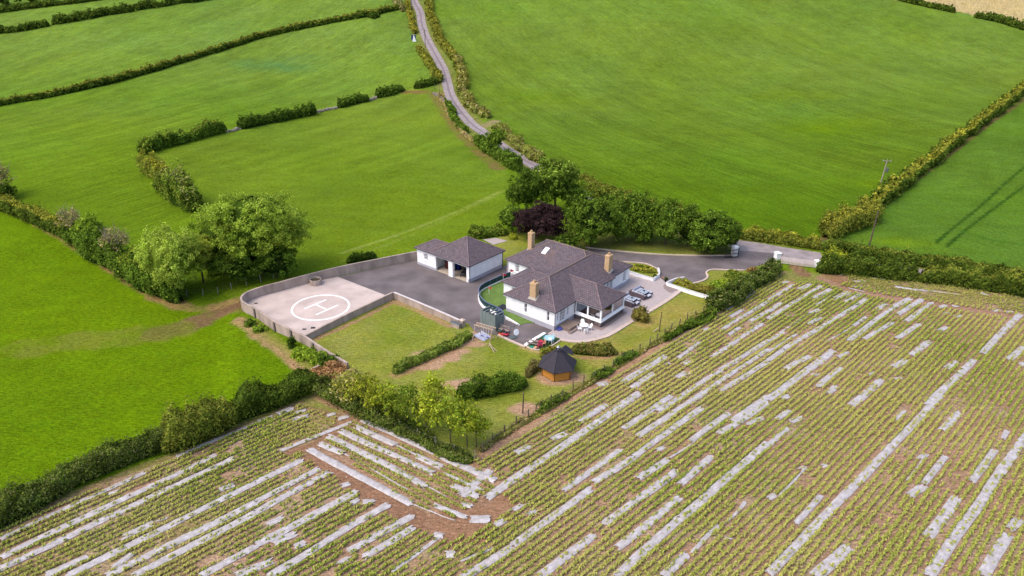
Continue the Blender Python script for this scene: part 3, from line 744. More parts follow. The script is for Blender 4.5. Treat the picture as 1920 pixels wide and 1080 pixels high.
kerb('kerb', [(934, 629), (960, 641), (985, 651.5)], .35, 0, .16, M_CREAM, 'cream kerb at the low end of the tarmac beside the climbing frame')
# darker paving against the conservatory and in the patio corner
sheet('paving_border', [(1072, 601), (1128, 621), (1176, 588), (1172, 584), (1128, 613), (1075, 596)], .106, M_PAVE2)
arc = [(1281, 540.5), (1250, 531), (1243.5, 536), (1244.5, 542), (1251, 547), (1258, 550.5)]
sheet('paving_border', arc, .106, M_PAVE2)
sheet('paving_border', [(1236, 519.5), (1249, 526.5), (1252, 525), (1239, 517.5)], .104, mat('red_brick_paving', (166, 128, 122), .9, 4, .2))

# painted circle and H
def ring_and_h():
    c = PZ(601, 577.6, 0)[:2]; L = PZ(547.8, 582.5, 0)[:2]; Rr = PZ(654.2, 570.8, 0)[:2]; T_ = PZ(613.3, 553.3, 0)[:2]; B_ = PZ(588.3, 601.2, 0)[:2]
    c = (L + Rr + T_ + B_) / 4; R = .25 * (np.linalg.norm(L - Rr) + np.linalg.norm(T_ - B_)); mb = MB(); n = 72
    vs = [(c[0] + q * math.cos(2 * math.pi * i / n), c[1] + q * math.sin(2 * math.pi * i / n), .050) for q in (R - .15, R + .13) for i in range(n)]
    mb.add(vs, [(i, n + i, n + (i + 1) % n, (i + 1) % n) for i in range(n)])
    def bar(a, b, w_=.27, z=.054):
        a = PZ(*a, 0)[:2]; b = PZ(*b, 0)[:2]; d = (b - a) / np.linalg.norm(b - a); p = np.array([-d[1], d[0]]) * w_ / 2
        mb.add([(*(a - p), z), (*(b - p), z), (*(b + p), z), (*(a + p), z)], [(0, 1, 2, 3)])
    bar((570.8, 579.5), (611.3, 562.5)); bar((592.5, 590.8), (633.7, 572.5)); bar((591.3, 571.2), (612.3, 580.8), .24, .056)
    o = mb.build('helipad_marking', M_PAINT); o['kind'] = 'structure'
    for (a, b), wh in zip((((478, 569.5), (480, 569)), ((584, 616), (588, 614.5)), ((568, 618), (571, 617.5))), ('at its curved far end', 'beside the low straight wall', 'near the corner, smaller of the pair')):
        m2 = MB(); A = PZ(*a, 0); B2 = PZ(*b, 0); m2.box(A[0] - .1, A[1] - .12, .046, B2[0] + .25, B2[1] + .12, .07)
        tag(m2.build('drain_cover', M_BLACK), 'small dark drain cover in the pale pad concrete ' + wh, 'drain cover', 'drain covers in the landing pad')
ring_and_h()

# concrete walls round the pad: one long outer wall, one lower inner wall, one capped yard wall
def zwall(pts, step=.7): return smooth_line(np.array([PZ(*p) for p in pts]), step)
Q = zwall([(784, 471, 1.5), (750, 477.5, 1.5), (700, 487.5, 1.5), (638, 500, 1.5), (606, 507.5, 1.5), (576.7, 515, 1.5), (550, 522, 1.5), (523, 529.5, 1.5), (495, 536.5, 1.5), (471.7, 544, 1.5), (458, 550.5, 1.5), (451.7, 559.5, 1.5),
           (458, 568, 1.5), (478, 577.5, 1.5), (513, 601.7, 1.45), (540, 615, 1.35), (568, 628.5, 1.25), (596, 647, 1.1), (621.7, 663.7, .95), (651.7, 681, .75)])
e_ = empty('boundary_wall', (0, 0, 0), 0, 'tall curved concrete wall around the outside of the landing pad', 'wall')
mb = MB(); wall_line(mb, Q, .24, Q[:, 2], -1.1); mb.build('wall_body', M_CONC, e_)
mb = MB(); wall_line(mb, Q, .30, Q[:, 2] + .05, Q[:, 2]); mb.build('coping', M_CONC, e_)
Nn = side_normals(Q)
for fpx in ((478, 577.5), (517, 604), (545, 618), (585, 640)):
    p = PZ(*fpx, 1.4); k = int(np.argmin(np.hypot(Q[:, 0] - p[0], Q[:, 1] - p[1]))); d = -Nn[k] * .2
    for sgn in (1,):
        x0, y0 = Q[k, :2] + d
        if Nn[k][0] < 0: x0, y0 = Q[k, :2] - d
        mb = MB(); mb.box(-.16, -.08, -1.1, .16, .08, Q[k, 2] - .05); t_ = Q[k + 1] - Q[k]
        mb.build('pilaster', mat('stained_concrete', (128, 116, 112), .9, 2, .3), e_, (x0, y0, 0), math.atan2(t_[1], t_[0]))
Q2 = zwall([(571, 629, 1.0), (583, 622.5, 1.0), (650, 588.5, 1.05), (700, 565, 1.1), (736.5, 547.5, 1.15)])
e2 = empty('retaining_wall', (0, 0, 0), 0, 'low straight concrete wall between the landing pad and the lawn', 'wall')
mb = MB(); wall_line(mb, Q2, .24, Q2[:, 2] - .05, -.3); mb.build('wall_body', M_CONC, e2)
mb = MB(); wall_line(mb, Q2, .30, Q2[:, 2], Q2[:, 2] - .05); mb.build('coping', M_CONC, e2)
Q3 = zwall([(738.5, 547.5, 1.15), (780, 564.5, 1.1), (820, 581.5, 1.05), (861, 599.5, 1.0)])
e3 = empty('retaining_wall', (0, 0, 0), 0, 'low wall with a bright white top between the black yard and the lawn', 'wall')
mb = MB(); wall_line(mb, Q3, .24, Q3[:, 2] - .06, -.3); mb.build('wall_body', M_CONC, e3)
mb = MB(); wall_line(mb, Q3, .36, Q3[:, 2], Q3[:, 2] - .06); mb.build('coping', mat('pale_coping', (228, 216, 214), .8, 2, .08), e3)
p = PZ(867, 612, 0); e4 = empty('gate_pier', (p[0], p[1], 0), XDIR, 'short square concrete pier at the end of the yard wall', 'pier')
MB().box(-.3, -.3, -.1, .3, .3, 1.05).build('pier_body', M_CONC, e4); MB().add([(-.38, -.38, 1.05), (.38, -.38, 1.05), (.38, .38, 1.05), (-.38, .38, 1.05), (0, 0, 1.25)], [(0, 1, 4), (1, 2, 4), (2, 3, 4), (3, 0, 4), (3, 2, 1, 0)]).build('pier_cap', M_CREAM, e4)
p = PZ(855, 613, 0); e5 = empty('meter_box', (p[0], p[1], 0), math.radians(-34), 'squat grey box against the yard wall beside the concrete pier', 'box')
MB().bevbox(-.75, -.3, -.1, .75, .3, .6, .03).build('box_body', M_CONC, e5); MB().bevbox(-.82, -.36, .6, .82, .36, .68, .02).build('lid', M_SILVER, e5)
# round concrete well ring with plants
p = PZ(592.5, 533, 0); e6 = empty('well_ring', (p[0], p[1], 0), 0, 'round concrete ring standing on the pad against the wall', 'planter')
mb = MB(); n = 28
V = [(r_ * math.cos(2 * math.pi * i / n), r_ * math.sin(2 * math.pi * i / n), z) for r_, z in ((.92, .04), (.92, .95), (.80, .95), (.80, .35)) for i in range(n)]
mb.add(V, [(k * n + i, k * n + (i + 1) % n, (k + 1) * n + (i + 1) % n, (k + 1) * n + i) for k in range(3) for i in range(n)]); mb.build('ring', M_CONC, e6)
MB().lathe([(.79, .35), (.79, .72)], 24).build('soil_fill', mat('dark_weedy_soil', (92, 84, 58), .95, 6, .5), e6)
# rounded remains of wall below the pad corner
Q4 = zwall([(571, 700, .5), (584, 692, .6), (598, 684, .6)], .5)
mb = MB(); wall_line(mb, Q4, .25, Q4[:, 2], -1); tag(mb.build('wall_stub', M_CONC), 'short stub of concrete wall beside the brown brushwood heap', 'wall')

# ------------------------------------------------------------------ buildings
def hip_roof(x0, x1, y0, y1, z, pitch, axis, hip0=True, hip1=True, fullridge=None):
    """returns faces as list of vertex quads/tris with uv, ridge segments"""
    if axis == 'x':
        h = (y1 - y0) / 2; ym = (y0 + y1) / 2; a = x0 + (h if hip0 else 0); b = x1 - (h if hip1 else 0); zr = z + h * pitch
        A, B_ = (a, ym, zr), (b, ym, zr); c = [(x0, y0, z), (x1, y0, z), (x1, y1, z), (x0, y1, z)]
        faces = [[c[0], c[1], B_, A], [c[2], c[3], A, B_], [c[3], c[0], A], [c[1], c[2], B_]]
    else:
        h = (x1 - x0) / 2; xm = (x0 + x1) / 2; a = y0 + (h if hip0 else 0); b = y1 - (h if hip1 else 0); zr = z + h * pitch
        A, B_ = (xm, a, zr), (xm, b, zr); c = [(x0, y0, z), (x1, y0, z), (x1, y1, z), (x0, y1, z)]
        faces = [[c[1], c[2], B_, A], [c[3], c[0], A, B_], [c[0], c[1], A], [c[2], c[3], B_]]
    ridges = [(A, B_)]
    hips0 = [(c[0], A), (c[3], A)] if axis == 'x' else [(c[0], A), (c[1], A)]
    hips1 = [(c[1], B_), (c[2], B_)] if axis == 'x' else [(c[3], B_), (c[2], B_)]
    if hip0: ridges += hips0
    if hip1: ridges += hips1
    return faces, ridges, c

def roof_mesh(name, faces, parent, lich=.6):
    me = bpy.data.meshes.new(name); vs = []; fs = []; uvs = []; li = []
    for f in faces:
        f = [Vector(q) for q in f]; e = (f[1] - f[0]).normalized(); nrm = (f[1] - f[0]).cross(f[2] - f[1]).normalized(); up = nrm.cross(e)
        b = len(vs); vs += [tuple(q) for q in f]; fs.append(tuple(range(b, b + len(f))))
        zt = max(q.z for q in f); zb = min(q.z for q in f)
        for q in f: uvs.append(((q - f[0]).dot(e), (q - f[0]).dot(up))); li.append(lich * (.15 + .85 * (q.z - zb) / max(zt - zb, .01)))
        b2 = len(vs)      # underside
        vs += [(q.x, q.y, q.z - .12) for q in f]; fs.append(tuple(range(b2, b2 + len(f)))[::-1]); uvs += [(0, 0)] * len(f); li += [0] * len(f)
        fs.append((b, b2, b2 + 1, b + 1)); uvs += [(0, 0)] * 4      # fascia edge
    me.from_pydata(vs, [], fs); uvl = me.uv_layers.new(name='UVMap'); k = 0
    pol = 0
    for f in faces:
        n = len(f); F_ = [Vector(q) for q in f]; e = (F_[1] - F_[0]).normalized(); nrm = (F_[1] - F_[0]).cross(F_[2] - F_[1]).normalized(); upv = nrm.cross(e)
        p_ = me.polygons[pol]
        for lp in p_.loop_indices:
            q = Vector(vs[me.loops[lp].vertex_index]); uvl.data[lp].uv = ((q - F_[0]).dot(e), (q - F_[0]).dot(upv))
        pol += 3
    a = me.attributes.new('Lichen', 'FLOAT', 'POINT'); a.data.foreach_set('value', np.array(li, np.float32))
    me.materials.append(M_ROOF); me.update()
    o = bpy.data.objects.new(name, me); COL.objects.link(o); o.parent = parent; return o

M_RIDGE = mat('ridge_tiles', (146, 126, 132), .85, 3.0, .3, .01, col2=(120, 104, 104))
M_RIDGEW = mat('lichened_ridge_tiles', (152, 132, 122), .85, 3.0, .3, .01)
def ridge_caps(segs, parent, m=None, r=.10):
    for a, b in segs:
        a = Vector(a) + Vector((0, 0, .02)); b = Vector(b) + Vector((0, 0, .02)); L = (b - a).length; n = max(1, int(L / .45)); mb = MB()
        for i in range(n):
            p0 = a.lerp(b, i / n); p1 = a.lerp(b, (i + .97) / n); mb.tube(p0, p1, r * 1.04, r * .94, 6)
        o = mb.build('ridge_cap', m or M_RIDGE, parent)

def wall_x(mb, x, y0, y1, z0, z1, th, ops, sgn=1):
    """wall lying in plane X=x (outer face), running along y, thickness inward (+x if sgn 1). ops: (ya,yb,za,zb)"""
    xs = sorted((x, x + th * sgn)); ys = y0
    for a, b, c, d in sorted(ops):
        if a > ys: mb.box(xs[0], ys, z0, xs[1], a, z1)
        mb.box(xs[0], a, z0, xs[1], b, c) if c > z0 else None
        mb.box(xs[0], a, d, xs[1], b, z1); ys = b
    if ys < y1: mb.box(xs[0], ys, z0, xs[1], y1, z1)
def wall_y(mb, y, x0, x1, z0, z1, th, ops, sgn=1):
    yy = sorted((y, y + th * sgn)); xs = x0
    for a, b, c, d in sorted(ops):
        if a > xs: mb.box(xs, yy[0], z0, a, yy[1], z1)
        mb.box(a, yy[0], z0, b, yy[1], c) if c > z0 else None
        mb.box(a, yy[0], d, b, yy[1], z1); xs = b
    if xs < x1: mb.box(xs, yy[0], z0, x1, yy[1], z1)

def window(parent, axis, c, a0, a1, z0, z1, sgn, nx=2, nz=4, rec=.10, name='window', bar=.035, fr=.07, sill=True, mframe=None):
    """axis 'x': plane X=c ; outside direction is -sgn"""
    mb = MB(); q0 = c + sgn * rec; q1 = q0 + sgn * .06
    def bx(a, b, z, zz, d0=q0, d1=q1):
        lo, hi = sorted((d0, d1))
        if axis == 'x': mb.box(lo, a, z, hi, b, zz)
        else: mb.box(a, lo, z, b, hi, zz)
    bx(a0, a0 + fr, z0, z1); bx(a1 - fr, a1, z0, z1); bx(a0 + fr, a1 - fr, z0, z0 + fr); bx(a0 + fr, a1 - fr, z1 - fr, z1)
    for i in range(1, nx): m = a0 + (a1 - a0) * i / nx; bx(m - bar / 2, m + bar / 2, z0 + fr, z1 - fr, q0 + sgn * .005, q1 - sgn * .005)
    for i in range(1, nz):
        m = z0 + (z1 - z0) * i / nz; w_ = bar * (1.6 if i * 2 == nz else 1); bx(a0 + fr, a1 - fr, m - w_ / 2, m + w_ / 2, q0 + sgn * .01, q1 - sgn * .01)
    if sill: bx(a0 - .1, a1 + .1, z0 - .09, z0 - .002, c - sgn * .08, c + sgn * .1)
    o = mb.build(name, mframe or M_UPVC, parent)
    mp = MB(); d = q0 + sgn * .045
    lo, hi = sorted((d, d + sgn * .01))
    if axis == 'x': mp.box(lo, a0 + fr * .5, z0 + fr * .5, hi, a1 - fr * .5, z1 - fr * .5)
    else: mp.box(a0 + fr * .5, lo, z0 + fr * .5, a1 - fr * .5, hi, z1 - fr * .5)
    mp.build('pane', M_GLASS, o)
    return o

M_GUT = mat('dark_gutter', (70, 62, 74), .5)
def gutter(parent, a, b, z):
    mb = MB(); mb.tube((a[0], a[1], z), (b[0], b[1], z), .06, n=6); mb.build('gutter', M_GUT, parent)
def downpipe(parent, x, y, z0, z1):
    MB().tube((x, y, z0), (x, y, z1), .05, n=6).build('downpipe', M_GUT, parent)

def chimney(parent, x, y, z0, z1, wx, wy, pots=1):
    mb = MB(); mb.box(x - wx / 2, y - wy / 2, z0, x + wx / 2, y + wy / 2, z1 - .25)
    mb.box(x - wx / 2 - .04, y - wy / 2 - .04, z1 - .25, x + wx / 2 + .04, y + wy / 2 + .04, z1 - .1); mb.box(x - wx / 2 + .02, y - wy / 2 + .02, z1 - .1, x + wx / 2 - .02, y + wy / 2 - .02, z1)
    ch = mb.build('chimney', M_BUFF, parent)
    fl = MB(); fl.add([(x - wx / 2 - .2, y - wy / 2 - .2, z0 + .28), (x + wx / 2 + .1, y - wy / 2 - .2, z0 + .75), (x + wx / 2 + .1, y + wy / 2 + .2, z0 + .75), (x - wx / 2 - .2, y + wy / 2 + .2, z0 + .28),
                       (x - wx / 2 - .03, y - wy / 2 - .03, z0 + .62), (x + wx / 2 + .03, y - wy / 2 - .03, z0 + .95), (x + wx / 2 + .03, y + wy / 2 + .03, z0 + .95), (x - wx / 2 - .03, y + wy / 2 + .03, z0 + .62)],
                      [(0, 1, 5, 4), (1, 2, 6, 5), (2, 3, 7, 6), (3, 0, 4, 7)]); fl.build('flashing', M_BUFF2, ch)
    for i in range(pots):
        MB().lathe([(.17, z1), (.14, z1 + .28), (.18, z1 + .30), (.18, z1 + .36), (.11, z1 + .37)], 12, (x, y + (i - (pots - 1) / 2) * .5, 0)).build('chimney_pot', mat('clay_pot', (206, 170, 130), .8), ch)
    return ch

def build_house():
    h = empty('bungalow', (H0[0], H0[1], 0), XDIR, 'white rendered bungalow with grey tiled hipped roofs and glazed conservatory', 'house')
    E_ = 3.08; th = .3; PL = .74
    win_A = [(4.95, 5.40, 1.18, 2.66), (.96, 1.40, 1.14, 2.68)]
    side_A = [(.6, 1.0, 1.30, 2.78), (1.22, 2.62, .82, 2.78), (2.85, 3.48, 1.32, 2.78)]
    mb = MB()
    wall_x(mb, 0, 0, 8.8, PL, E_, th, win_A); wall_y(mb, 0, th, 4.9, PL, E_, th, side_A)
    wall_y(mb, 0, 4.9, 11.1, PL, E_, th, [(5.4, 10.6, PL, 2.4)]); wall_y(mb, 8.8, th, 3.5, PL, E_, th, [], -1)
    wb = [(14.5, 15.3, 1.30, 2.74), (12.1, 12.9, 1.55, 2.74)]
    wall_x(mb, 10.1, 8.8, 17, PL, E_, th, wb); wall_y(mb, 17, 10.1 + th, 20.8, PL, E_, th, [], -1)
    we = [(14.85, 15.8, .5, 2.42), (18.85, 19.8, .8, 2.5), (12.0, 12.5, .9, 2.4)]
    wall_y(mb, .4, 11.1, 20.8, PL, E_, th, we); wall_x(mb, 20.8, .7, 16.7, PL, E_, th, [(3, 4, 1, 2.4), (7, 8, 1, 2.4), (11, 12, 1, 2.4)], -1)
    wall_x(mb, 3.5, 8.8, 12.2, PL, 2.85, th, [(10.15, 10.6, 1.5, 2.35)]); wall_y(mb, 12.2, 3.5 + th, 10.1, PL, 2.85, th, [], -1)
    mb.box(4.9, -.002, PL, 4.91, 0, PL + .01)
    mb.build('wall', M_WHITE, h)
    mb = MB(); q = .02
    mb.box(-q, -q, -.1, th, 8.8 + q, PL); mb.box(th, -q, -.1, 4.9, th, PL); mb.box(th, 8.5, -.1, 3.5 - q, 8.8 + q, PL)
    mb.box(3.5 - q, 8.8 + q, -.1, 3.8, 12.2 + q, PL); mb.box(3.8, 11.9, -.1, 10.1 - q, 12.2 + q, PL); mb.box(10.1 - q, 12.2 + q, -.1, 10.4, 17 + q, PL)
    mb.box(10.4, 16.7, -.1, 20.8 + q, 17 + q, PL); mb.box(20.5, .7, -.1, 20.8 + q, 16.7, PL); mb.box(11.1, .4 - q, -.1, 20.8 + q, .7, PL)
    mb.build('plinth', M_PLINTH, h)
    # floors and rooms behind the glass
    mb = MB(); mb.box(.3, .3, .2, 10.1, 8.5, .6); mb.box(10.4, .7, .2, 20.5, 16.7, .6); mb.box(3.8, 8.8, .2, 10.1, 11.9, .6); mb.box(9.7, .7, .6, 10.0, 8.2, 2.9); mb.box(4.0, 8.2, .6, 4.2, 8.5, 2.9)
    mb.build('inner_floor', M_DARK, h)
    for a, b, c, d in win_A: window(h, 'x', 0, a, b, c, d, 1, 1, 2, fr=.04, bar=.02)
    for i, (a, b, c, d) in enumerate(side_A):
        if i == 1:
            m_ = (a + b) / 2; window(h, 'y', 0, a, m_, c, d, 1, 2, 4, name='door', sill=False, fr=.06, bar=.025); window(h, 'y', 0, m_ + .001, b, c, d, 1, 2, 4, name='door', sill=False, fr=.06, bar=.025)
        else: window(h, 'y', 0, a, b, c, d, 1, 1 if i == 0 else 2, 4, fr=.05, bar=.025)
    for a, b, c, d in wb: window(h, 'x', 10.1, a, b, c, d, 1, 3, 4)
    for a, b, c, d in we: window(h, 'y', .4, a, b, c, d, 1, 3 if b - a > .6 else 1, 4)
    window(h, 'x', 3.5, 10.15, 10.6, 1.5, 2.35, 1, 2, 2)
    # roofs
    rA, sA, cA = hip_roof(-.3, 15.4, -.3, 9.1, 3.05, .545, 'x', True, False)
    rB, sB, cB = hip_roof(9.8, 21.1, .1, 17.3, 3.07, .50, 'y', True, True)
    rC, sC, cC = hip_roof(4.66, 11.28, -4.7, 4.0, 3.08, .57, 'y', True, False)
    rD, sD, cD = hip_roof(3.2, 10.5, 6.2, 12.5, 2.83, .42, 'y', False, True)
    for r_, l_ in ((rA, .5), (rB, .75), (rC, .25), (rD, .3)):
        fs = [f for f in r_ if not (r_ is rA and len(f) == 3 and f[0][0] > 10)]
        if r_ is rC: fs = [f for f in fs if not (len(f) == 3 and f[0][1] > 0)]
        if r_ is rD: fs = [f for f in fs if not (len(f) == 3 and f[0][1] < 9)]
        roof_mesh('roof', fs, h, l_)
    ridge_caps(sA[:1], h, M_RIDGEW); ridge_caps(sA[1:], h); ridge_caps(sB, h, M_RIDGEW); ridge_caps(sC, h); ridge_caps(sD, h)
    for a, b, z in ((( -.32, -.3), (-.32, 9.1), 3.0), ((-.3, -.34), (4.5, -.34), 3.0), ((4.63, -4.7), (4.63, -.4), 3.02), ((4.66, -4.74), (11.28, -4.74), 3.02), ((11.44, .05), (21.1, .05), 3.02), ((9.76, 12.5), (9.76, 17.3), 3.02), ((3.16, 9.1), (3.16, 12.5), 2.78)):
        gutter(h, a, b, z)
    for x_, y_ in ((-.05, -.07), (4.84, -.07), (10.0, 16.8), (14.3, .33), (10.05, 12.4)): downpipe(h, x_, y_, 0, 3.0)
    chimney(h, .85, 4.35, 3.1, 5.9, .75, 1.05); chimney(h, 15.45, 1.2, 3.1, 6.4, 1.05, .8); chimney(h, 14.2, 15.3, 3.4, 6.9, .85, .8)
    # skylight on the rear range, flush with the slope
    def onB(x, y): return (x, y, 3.07 + (x - 9.8) * .50 + .07)
    mb = MB(); a = [onB(12.75, 11.35), onB(14.0, 11.35), onB(14.0, 12.15), onB(12.75, 12.15)]
    mb.add([(p_[0], p_[1], p_[2] - .15) for p_ in a] + a, [(4, 5, 6, 7), (0, 1, 5, 4), (1, 2, 6, 5), (2, 3, 7, 6), (3, 0, 4, 7)]); sk = mb.build('skylight', M_UPVC, h)
    a = [onB(12.83, 11.43), onB(13.92, 11.43), onB(13.92, 12.07), onB(12.83, 12.07)]
    MB().add([(p_[0], p_[1], p_[2] + .012) for p_ in a], [(0, 1, 2, 3)]).build('pane', mat('bright_skylight_glass', (226, 230, 236), .1, spec=.8), sk)
    # aerials and small vents
    mb = MB(); mb.tube((14.9, 4.6, 5.6), (14.9, 4.6, 6.7), .03, n=5); mb.build('vent_pipe', M_SILVER, h)
    mb = MB(); mb.tube((15.4, 6.6, 5.9), (15.4, 6.6, 6.6), .03, n=5); mb.build('vent_pipe', M_SILVER, h)
    mb = MB(); mb.tube((1.3, 3.5, 4.2), (2.1, 2.5, 5.6), .025, n=5)
    for i in range(5): mb.tube((1.75 + i * .1, 2.2, 5.0 + i * .12), (2.1 + i * .1, 2.9, 5.0 + i * .12), .015, n=4)
    mb.build('aerial', M_SILVER, h)
    # conservatory
    c = empty('conservatory', (0, 0, 0)); c.parent = h
    mb = MB(); mb.box(4.9, -4.5, -.1, 11.1, -4.2, .86); mb.box(4.9, -4.2, -.1, 5.2, -.02, .86); mb.box(10.8, -4.2, -.1, 11.1, .38, .86); mb.build('stone_base', M_STONE, c)
    mb = MB(); mb.box(4.78, -4.62, .86, 11.22, -4.15, 1.02); mb.box(4.78, -4.15, .86, 5.25, -.02, 1.02); mb.box(10.75, -4.15, .86, 11.22, .38, 1.02)
    mb.box(4.9, -4.5, 1.02, 11.1, -4.2, 1.32) if False else None
    mb.build('white_sill', M_UPVC, c)
    mb = MB(); mb.box(4.88, -4.52, 2.74, 11.12, -4.3, 3.06); mb.box(4.88, -4.3, 2.74, 5.1, -.02, 3.06); mb.box(10.9, -4.3, 2.74, 11.12, .38, 3.06)
    mb.box(4.88, -4.52, 1.02, 11.12, -4.3, 1.30); mb.box(4.88, -4.3, 1.02, 5.1, -.02, 1.30); mb.box(10.9, -4.3, 1.02, 11.12, .38, 1.30); mb.build('wall_band', M_UPVC, c)
    for (a, b) in ((4.88, -4.52), (7.85, -4.52), (10.9, -4.52), (4.88, -2.35), (4.88, -.24), (10.9, -2.2)):
        MB().box(a, b, 1.30, a + .22, b + .22, 2.74).build('post', M_UPVC, c)
    for x0, x1 in ((5.1, 7.85), (8.07, 10.9)): MB().box(x0, -4.44, 1.30, x1, -4.42, 2.74).build('pane', M_GLASS, c)
    for y0, y1 in ((-4.3, -2.35), (-2.13, -.24)):
        MB().box(4.97, y0, 1.30, 4.99, y1, 2.74).build('pane', M_GLASS, c); MB().box(11.0, y0, 1.30, 11.02, y1, 2.74).build('pane', M_GLASS, c)
    MB().box(5.2, -4.2, .05, 10.8, .0, .5).build('inner_floor', mat('sunroom_floor', (150, 142, 134), .7), c)
    MB().box(5.1, -4.3, 2.95, 10.9, .0, 3.02).build('ceiling_board', mat('ceiling', (120, 120, 122), .9), c)
    mb = MB(); mb.bevbox(6.2, -3.6, .5, 8.2, -2.7, 1.15, .08); mb.bevbox(6.2, -2.6, .5, 7.0, -.8, 1.25, .1); mb.bevbox(8.8, -3.7, .5, 10.0, -2.9, 1.4, .1); mb.build('sofa', mat('grey_sofa', (96, 92, 92), .9), c)
    mb = MB(); mb.box(8.3, -2.2, 1.05, 9.7, -1.2, 1.12); mb.box(8.9, -1.8, .5, 9.1, -1.6, 1.05); mb.build('table', mat('dark_timber', (70, 56, 48), .6), c)
    return h
build_house()

def build_garage():
    g = empty('garage', (G0[0], G0[1], 0), XDIR, 'white double garage with two open doors and grey hipped roof', 'garage')
    E_ = 3.06; th = .3; PL = .62; L = 11.85; D = 8.35
    mb = MB()
    ops = [(.55, 3.45, 0, 2.62), (4.4, 7.42, 0, 2.62), (9.3, 10.25, 1.26, 2.42)]
    wall_x(mb, 0, 0, L, .0, E_, th, ops); wall_y(mb, 0, th, D, PL, E_, th, []); wall_x(mb, D, .3, 8.4, .0, E_, th, [], -1)
    wall_y(mb, 8.4, 4.5, D, 0, E_, th, [], -1); wall_x(mb, 4.5, 8.4, L, 0, E_, th, [], -1); wall_y(mb, L, th, 4.2, 0, E_, th, [], -1)
    mb.box(.3, 3.5, 0, 6.0, 3.6, 2.9) if False else None
    mb.box(.3, 8.1, 0, 4.5, 8.2, 3.0)
    mb.box(-.18, 3.47, 0, -.001, 4.38, 2.62)
    mb.build('wall', M_WHITE, g)
    mb = MB(); mb.box(-.02, -.02, -.05, 8.37, .3, PL); mb.box(-.022, 7.44, -.05, 0, L + .02, PL * .7); mb.build('plinth', M_PLINTH, g)
    MB().box(.02, .3, .0, D - .3, 8.1, .07).build('garage_floor', mat('garage_floor', (206, 190, 172), .9, 2, .1), g)
    MB().box(.3, .3, 2.9, D - .3, 8.1, 2.96).build('ceiling_board', mat('ceiling', (120, 120, 122), .9), g)
    window(g, 'x', 0, 9.3, 10.25, 1.26, 2.42, 1, 3, 4)
    MB().box(.4, 9.0, .3, 3, 10.8, 2.9).build('inner_room', M_DARK, g)
    for y0, y1 in ((.55, 3.45), (4.4, 7.42)):   # doors folded up under the ceiling
        mb = MB()
        for i in range(6): mb.box(.5 + i * .36, y0 + .05, 2.64, .83 + i * .36, y1 - .05, 2.70)
        mb.build('door', M_UPVC, g)
        mb = MB(); mb.box(-.02, y0 - .08, 0, .1, y0 - .001, 2.7); mb.box(-.02, y1 + .001, 0, .1, y1 + .08, 2.7); mb.box(-.02, y0 - .08, 2.621, .1, y1 + .08, 2.72); mb.build('door_frame', M_UPVC, g)
    r1, s1, c1 = hip_roof(-.3, D + .3, -.3, 8.7, 3.03, .60, 'y'); r2, s2, c2 = hip_roof(-.31, 4.8, 5.5, L + .3, 3.02, .55, 'y', False, True)
    roof_mesh('roof', r1, g, .35); roof_mesh('roof', [f for f in r2 if not (len(f) == 3 and f[0][1] < 9)], g, .3)
    ridge_caps([s for s in s1 if (Vector(s[0]) - Vector(s[1])).length > .6], g); ridge_caps(s2, g)
    gutter(g, (-.33, -.3), (-.33, L + .3), 2.97); gutter(g, (-.3, -.33), (D + .3, -.33), 2.97)
    downpipe(g, .12, -.06, 0, 3); downpipe(g, D - .1, -.07, 0, 3)
    # contents, each its own thing
    ax = lambda x, y, z=.07: tuple(np.r_[G0 + EX * x + EY * y, z])
    e = empty('wheelie_bin', ax(1.9, 5.3), XDIR + .2, 'grey wheelie bin in the left bay of the garage', 'bin')
    mb = MB(); mb.prism([(-.25, -.3), (.25, -.3), (.25, .3), (-.25, .3)], 0.05, .95); mb.build('bin_body', M_BIN, e); MB().bevbox(-.3, -.34, .95, .3, .34, 1.06, .03).build('lid', mat('bin_lid', (120, 128, 132), .5), e)
    for s_ in (-1, 1): MB().tube((.28, s_ * .3, .12), (.28, s_ * .36, .12), .12, n=10).build('wheel', M_BLACK, e)
    e = empty('wheelie_bin', ax(2.7, 4.9), XDIR, 'dark blue bin behind the grey one in the garage', 'bin')
    MB().bevbox(-.3, -.4, .02, .3, .4, 1.3, .06).build('bin_body', M_DBLUE, e); MB().bevbox(-.34, -.44, 1.3, .34, .44, 1.4, .03).build('lid', M_DBLUE, e)
    e = empty('cabinet', ax(2.0, 6.6), XDIR, 'maroon storage cabinet at the side of the left garage bay', 'cabinet')
    MB().bevbox(-.35, -.4, 0, .35, .4, 1.35, .02).build('cabinet_body', M_MAROON, e)
    for s_ in (-1, 1): MB().box(-.37, s_ * .2 - .17, .1, -.352, s_ * .2 + .17, 1.25).build('door', M_MAROON, e)
    e = empty('ride_on_mower', ax(1.5, 2.5), XDIR + .5, 'dark ride on mower in the right bay of the garage', 'mower')
    mb = MB(); mb.bevbox(-.75, -.35, .25, .05, .35, .72, .1); mb.bevbox(.05, -.45, .2, .8, .45, .5, .08); mb.build('mower_body', M_BLACK, e)
    mb = MB(); mb.bevbox(.3, -.22, .5, .7, .22, .62, .04); mb.bevbox(.66, -.22, .6, .78, .22, .95, .04); mb.build('seat', mat('mower_seat', (60, 60, 66), .6), e)
    MB().lathe([(.16, 0), (.18, .02), (.16, .04)], 12, (.05, 0, .95)).build('steering_wheel', M_BLACK, e)
    for x_, r_ in ((-.5, .17), (.5, .25)):
        for s_ in (-1, 1): MB().tube((x_, s_ * .4, r_), (x_, s_ * .56, r_), r_, n=12).build('wheel', M_BLACK, e)
    e = empty('cement_mixer', ax(3.0, 1.35), XDIR, 'round dark red drum machine at the back of the right garage bay', 'machine')
